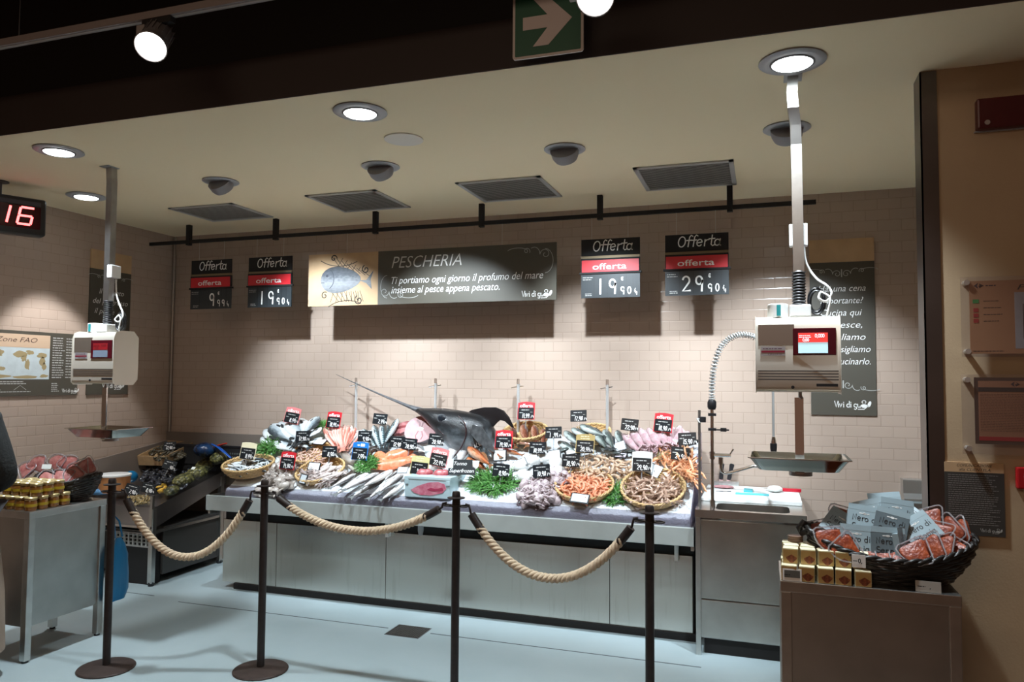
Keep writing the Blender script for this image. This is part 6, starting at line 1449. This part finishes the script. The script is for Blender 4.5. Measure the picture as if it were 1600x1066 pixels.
MUS = mat('mussel_shell', (.012, .013, .018), .18, col2=(.05, .055, .07), nscale=50, coat=.5)
MUSB = mat('brown_mussel', (.030, .026, .016), .4, col2=(.075, .06, .03), nscale=60)
shell('mussel', 'black mussel heaped in the middle of the corner shellfish table', MUS, .028, 120, 262, 745, 42, 22, .025, .035, 'black mussels on the corner table', 'mussel')
shell('mussel', 'black mussel inside the pale wooden crate', MUSB, .024, 90, 262, 709, 27, 12, .165, .012, 'black mussels in the wooden crate', 'mussel')
shell('clam', 'yellow-brown clam heaped at the front of the corner shellfish table', mat('clam_shell', (.36, .25, .09), .4, col2=(.16, .12, .06), nscale=50), .020, 70, 216, 781, 22, 8, .012, .03, 'yellow-brown clams at the table front', 'clam')
shell('lemon_piece', 'yellow scallop shell beside the clear side of the corner table', mat('yellow_shell', (.62, .36, .04), .4), .028, 6, 252, 763, 7, 6, .03, .02, 'yellow shells by the table side', 'shell')
NET = mat('clam_sack', (.20, .185, .055), .45)
nt = NET.node_tree; pb = nt.nodes['Principled BSDF']; tc = nt.nodes.new('ShaderNodeTexCoord'); vo = nt.nodes.new('ShaderNodeTexVoronoi'); vo.inputs['Scale'].default_value = 34
nt.links.new(tc.outputs['Object'], vo.inputs['Vector']); cr_ = nt.nodes.new('ShaderNodeValToRGB'); cr_.color_ramp.elements[0].color = (.23, .21, .065, 1); cr_.color_ramp.elements[1].color = (.018, .022, .008, 1); cr_.color_ramp.elements[0].position = .12; cr_.color_ramp.elements[1].position = .75
nt.links.new(vo.outputs['Distance'], cr_.inputs[0]); nt.links.new(cr_.outputs[0], pb.inputs['Base Color']); bp = nt.nodes.new('ShaderNodeBump'); bp.inputs['Strength'].default_value = 1; bp.inputs['Distance'].default_value = .012; bp.invert = True
nt.links.new(vo.outputs['Distance'], bp.inputs['Height']); nt.links.new(bp.outputs['Normal'], pb.inputs['Normal'])
def sack(label, u, v, rx, ry, rz, d, seed, P=None):
    R = random.Random(seed); b = MB(); nb = 18; k = 12; rings = []
    for i in range(k+1):
        t_ = PI*min(max(i/k, .04), .96); rings.append([(rx*math.sin(t_)*math.cos(2*PI*j/nb)*R.uniform(.92, 1.08), ry*math.sin(t_)*math.sin(2*PI*j/nb)*R.uniform(.92, 1.08), -rz*math.cos(t_)*R.uniform(.92, 1.08)) for j in range(nb)])
    b.loft(rings); o = b.build('clam_sack', NET, None, 60); o.matrix_world = omat(P if P is not None else oat(u, v, d)); tag(o, label, 'net bag', 'net bags of green clams')
    if seed == 2: MB().box(-.018, .018, -.014, .014, 0, .002).build('white_label', PALEP, o, loc=(.0, -ry*.35, rz*.98), rot=(.5, 0, 0))
sack('green net bag of clams frontmost along the clear side of the corner table', 287, 750, .085, .10, .05, .06, 1)
sack('green net bag of clams second from the front, with a white label', 308, 739, .085, .10, .055, .06, 2)
sack('green net bag of clams third along the table side, near the wicker basket', 322, 726, .08, .10, .055, .06, 3)
sack('green net bag of clams furthest back along the table side', 344, 717, .075, .07, .05, .05, 4, PY(341, 716, -.25))
sack('brownish net bag of clams at the front corner of the clear side', 268, 767, .055, .07, .035, .04, 5)
tag(MB().ball((0, 0, 0), (.10, .09, .065), 14).build('mussel_bag', mat('blue_black_bag', (.012, .05, .14), .25, col2=(.004, .008, .02), nscale=14, bump=.6, bscale=30), None, 60, loc=PY(320, 703, -.27)), 'dark blue shiny bag at the back of the corner table', 'bag')
MB().tube([PY(u, v, -.29) for u, v in ((331, 694), (341, 699), (350, 706), (361, 716))], [.010, .017, .018, .012], 8, flat=.5).build('strap', mat('blue_strap', (.005, .08, .38), .35), None, 60)
st_ = bpy.data.objects['strap']; st_.name = 'blue_net'; tag(st_, 'bright blue net end trailing from the dark bag to the wicker basket', 'net')
tag(MB().tube([PY(u, v, -.28) for u, v in ((333, 699), (343, 696), (354, 693))], [.006, .018, .010], 8, flat=.5).build('red_net', mat('red_net', (.50, .03, .01), .4), None, 60), 'red twisted net end above the blue one on the corner table', 'net')
cr = thing('shellfish_crate', 'black perforated crate at the back of the corner shellfish table', 'crate', (.62, -.145, .86))
c_ = MB()
for q in ((-.52, .42, -.01, 0, 0, .17), (-.52, -.51, 0, .08, 0, .17), (.41, .42, 0, .08, 0, .17)): c_.box(*q)
c_.build('side_wall', MATTE, cr); MB().box(-.53, .43, -.016, .0, .160, .176).build('rim', BLACK, cr)
hl = MB()
for i in range(8):
    for j in range(3): hl.box(.20+.024*i, .212+.024*i, -.0115, -.01, .04+.03*j, .055+.03*j)
hl.build('perforation', mat('hole_grey', (.12, .13, .12), .6), cr)
MB().box(-.50, .40, .0, .08, -.06, .0).build('crate_foot', MATTE, cr)
tub = thing('seafood_tub', 'white-lidded orange and yellow plastic tub at the front of the corner table', 'tub'); tc_ = PY(178, 770, -.80); tub.location = (tc_.x, -.80, tc_.z+.01)
MB().lathe([(.001, 0), (.115, 0), (.125, .135), (.001, .135)], 32).build('tub_body', mat('tub_orange', (.55, .24, .09), .4), tub, 40)
MB().lathe([(.1165, .03), (.1172, .03), (.1205, .075), (.1195, .075)], 32).build('printed_band', mat('tub_band', (.60, .42, .16), .45, col2=(.30, .10, .05), nscale=18), tub, 40)
MB().lathe([(.128, .128), (.131, .13), (.131, .142), (.12, .147), (.001, .147)], 32).build('lid', WHITE, tub, 40)
pb2 = MB().ball((0, 0, 0), (.12, .06, .03), 12).build('blue_bag', mat('pale_blue_bag', (.12, .28, .50), .3, bump=.6, bscale=20), None, 60, loc=PY(152, 768, -.88)); tag(pb2, 'crumpled pale blue bag under the orange tub, behind the left basket', 'bag')
pb3 = MB().ball((0, 0, 0), (.05, .06, .05), 12).build('blue_bag', mat('blue_bag', (0, 0, 0)), None, 60, loc=oat(205, 745, .08)); tag(pb3, 'blue plastic bag right of the orange tub on the corner table', 'bag')
for u, v, price, yaw, roll, d, lb in ((220, 703, '9,90', 22, 14, .17, 'black tag leaning on the wooden crate, upper left of the corner table'), (265, 697, '12,90', 10, -3, .22, 'black tag at the back of the wooden crate'),
                                 (190, 722, '8,90', 30, -14, .16, 'black tag above the orange tub on the corner table'), (265, 727, '6,90', 20, 14, .15, 'black tag at the front corner of the wooden crate'),
                                 (206, 765, '7,90', 24, 16, .08, 'black tag at the table front, left of the other front tag'), (232, 763, '8,90', 16, 10, .08, 'black tag at the table front beside the clear corner')):
    price_tag(u, v, None, price, lb, yaw, roll, 24, P=oat(u, v, d), w=.115, h=.080)
bb = MB().ball((0, 0, 0), (.085, .10, .06), 14).build('mussel_bag', mat('black_bag', (.008, .009, .012), .25, bump=.8, bscale=30), None, 60, loc=oat(210, 722, .07)); tag(bb, 'shiny black bag between the wooden crate and the left wall', 'bag')

# ------------------------------------------------------------ person at the left edge
def skin_mesh(name, verts, edges, rad, m, sub=2, root=0):
    me = bpy.data.meshes.new(name); me.from_pydata(verts, edges, []); o = bpy.data.objects.new(name, me); C.objects.link(o)
    o.modifiers.new('skin', 'SKIN'); sv = me.skin_vertices[0].data
    for i, r in enumerate(rad): sv[i].radius = (r if isinstance(r, tuple) else (r, r)); sv[i].use_root = (i == root)
    sm = o.modifiers.new('sub', 'SUBSURF'); sm.levels = sub; sm.render_levels = sub
    bpy.context.view_layer.update(); out = bpy.data.meshes.new_from_object(o.evaluated_get(bpy.context.evaluated_depsgraph_get()))
    bpy.data.objects.remove(o); bpy.data.meshes.remove(me)
    out.name = name; out.materials.clear(); out.materials.append(m); out.polygons.foreach_set('use_smooth', [True]*len(out.polygons)); return out
PX0, PY0 = 1.17, -2.78
pr = thing('person', 'person in a black jacket and beige apron at the left edge, elbow bent', 'person', (PX0, PY0, 0), PI/2)
V = [(0, 0, .96), (0, .005, 1.12), (0, 0, 1.30), (0, -.01, 1.42), (0, 0, 1.50), (0, .012, 1.57), (0, .02, 1.66), (0, .012, 1.74),
     (.09, 0, .90), (.13, .13, .50), (.17, .22, .09), (.18, .36, .045), (-.09, 0, .90), (-.11, .01, .50), (-.12, -.06, .09), (-.13, .08, .045),
     (.15, .0, 1.40), (.195, -.125, 1.07), (.17, .10, .99), (.16, .18, .98), (-.17, -.01, 1.41), (-.27, .05, 1.12), (-.17, .24, 1.06), (-.14, .32, 1.05)]
E_ = [(0, 1), (1, 2), (2, 3), (3, 4), (4, 5), (5, 6), (6, 7), (0, 8), (8, 9), (9, 10), (10, 11), (0, 12), (12, 13), (13, 14), (14, 15), (3, 16), (16, 17), (17, 18), (18, 19), (3, 20), (20, 21), (21, 22), (22, 23)]
Rr = [(.15, .11), (.13, .10), (.15, .11), (.09, .075), .052, .07, .092, .06, .085, .058, .042, .035, .085, .058, .042, .035, .055, .042, .030, .032, .055, .042, .030, .032]
for hi in (19, 23):                                                # five fingers on each hand
    w0 = Vector(V[hi]); s_ = 1 if hi == 19 else -1
    for k in range(5):
        base = w0 + (Vector((-.03*s_ + .016*k*s_, .045, 0)) if k < 4 else Vector((-.035*s_, .0, .015)))
        ln = (.055, .068, .072, .060, .05)[k]; i0 = len(V)
        V += [tuple(base), tuple(base + Vector((0 if k < 4 else -.02*s_, ln*.55, -.008))), tuple(base + Vector((0 if k < 4 else -.03*s_, ln, -.032)))]
        E_ += [(hi, i0), (i0, i0+1), (i0+1, i0+2)]; Rr += [.010, .0085, .007]
SKIN = mat('skin', (.50, .28, .20), .5)
link('body', skin_mesh('body', V, E_, Rr, SKIN), pr)
Vj = [(0, 0, .90), (0, 0, 1.10), (0, 0, 1.30), (0, -.005, 1.47), (.155, .0, 1.40), (.20, -.125, 1.06), (.17, .08, 1.0), (-.18, -.01, 1.41), (-.27, .05, 1.12), (-.18, .22, 1.06)]
link('jacket', skin_mesh('jacket', Vj, [(0, 1), (1, 2), (2, 3), (3, 4), (4, 5), (5, 6), (3, 7), (7, 8), (8, 9)], [(.19, .14), (.17, .13), (.175, .13), (.125, .11), .085, .072, .05, .085, .07, .05], mat('black_jacket', (.010, .012, .012), .8, bump=.3, bscale=60)), pr)
Vt = [(0, 0, .95), (.09, 0, .88), (.13, .13, .50), (.165, .21, .12), (-.09, 0, .88), (-.11, .01, .50), (-.12, -.055, .12)]
link('trousers', skin_mesh('trousers', Vt, [(0, 1), (1, 2), (2, 3), (0, 4), (4, 5), (5, 6)], [(.16, .12), .105, .08, .07, .105, .08, .07], mat('dark_trousers', (.03, .03, .035), .8)), pr)
ap = MB(); rings = []
for z, rx_, ry_ in ((.92, .19, .15), (.70, .23, .18), (.45, .262, .205), (.14, .27, .225)):
    rings.append([(rx_*math.cos(a)*(1+.03*math.sin(6*a)), .0 + ry_*math.sin(a)*(1+.03*math.cos(5*a)), z) for a in [math.radians(100 + 340*i/30) for i in range(31)]])
ap.loft(rings, caps=False, closed=False); ap.build('skirt', mat('beige_skirt', (.36, .28, .22), .85, bump=.3, bscale=40), pr, 60)  # long beige coat skirt hanging round the legs
for (x, y) in ((.175, .20), (-.125, -.07)):
    MB().loft([[(x + wx*math.cos(a), y + .07 + ly*math.sin(a), z) for a in [2*PI*i/16 for i in range(16)]] for z, wx, ly in ((.0, .045, .135), (.02, .05, .14), (.05, .047, .13), (.08, .045, .09), (.11, .045, .06))]).build('shoe', mat('dark_shoe', (.03, .028, .027), .5), pr, 50)
hb = MB(); hb.ball((0, .0, 1.70), (.085, .10, .085), 16); hb.ball((0, -.02, 1.66), (.088, .085, .09), 14); hb.build('hair', mat('dark_hair', (.03, .02, .015), .6, noise=.3, nscale=90), pr, 60)
fc = MB(); fc.ball((0, .108, 1.645), (.014, .022, .02), 8)
for s_ in (-1, 1): fc.ball((s_*.088, .02, 1.65), (.012, .02, .03), 8)
fc.build('nose_and_ears', SKIN, pr, 60)
for s_ in (-1, 1): MB().ball((s_*.032, .098, 1.665), (.014, .009, .009), 8).build('eye', mat('eye_white', (.7, .7, .68), .3), pr, 60)
MB().ball((0, .098, 1.605), (.026, .008, .007), 8).build('mouth', mat('lips', (.40, .14, .12), .5), pr, 60)
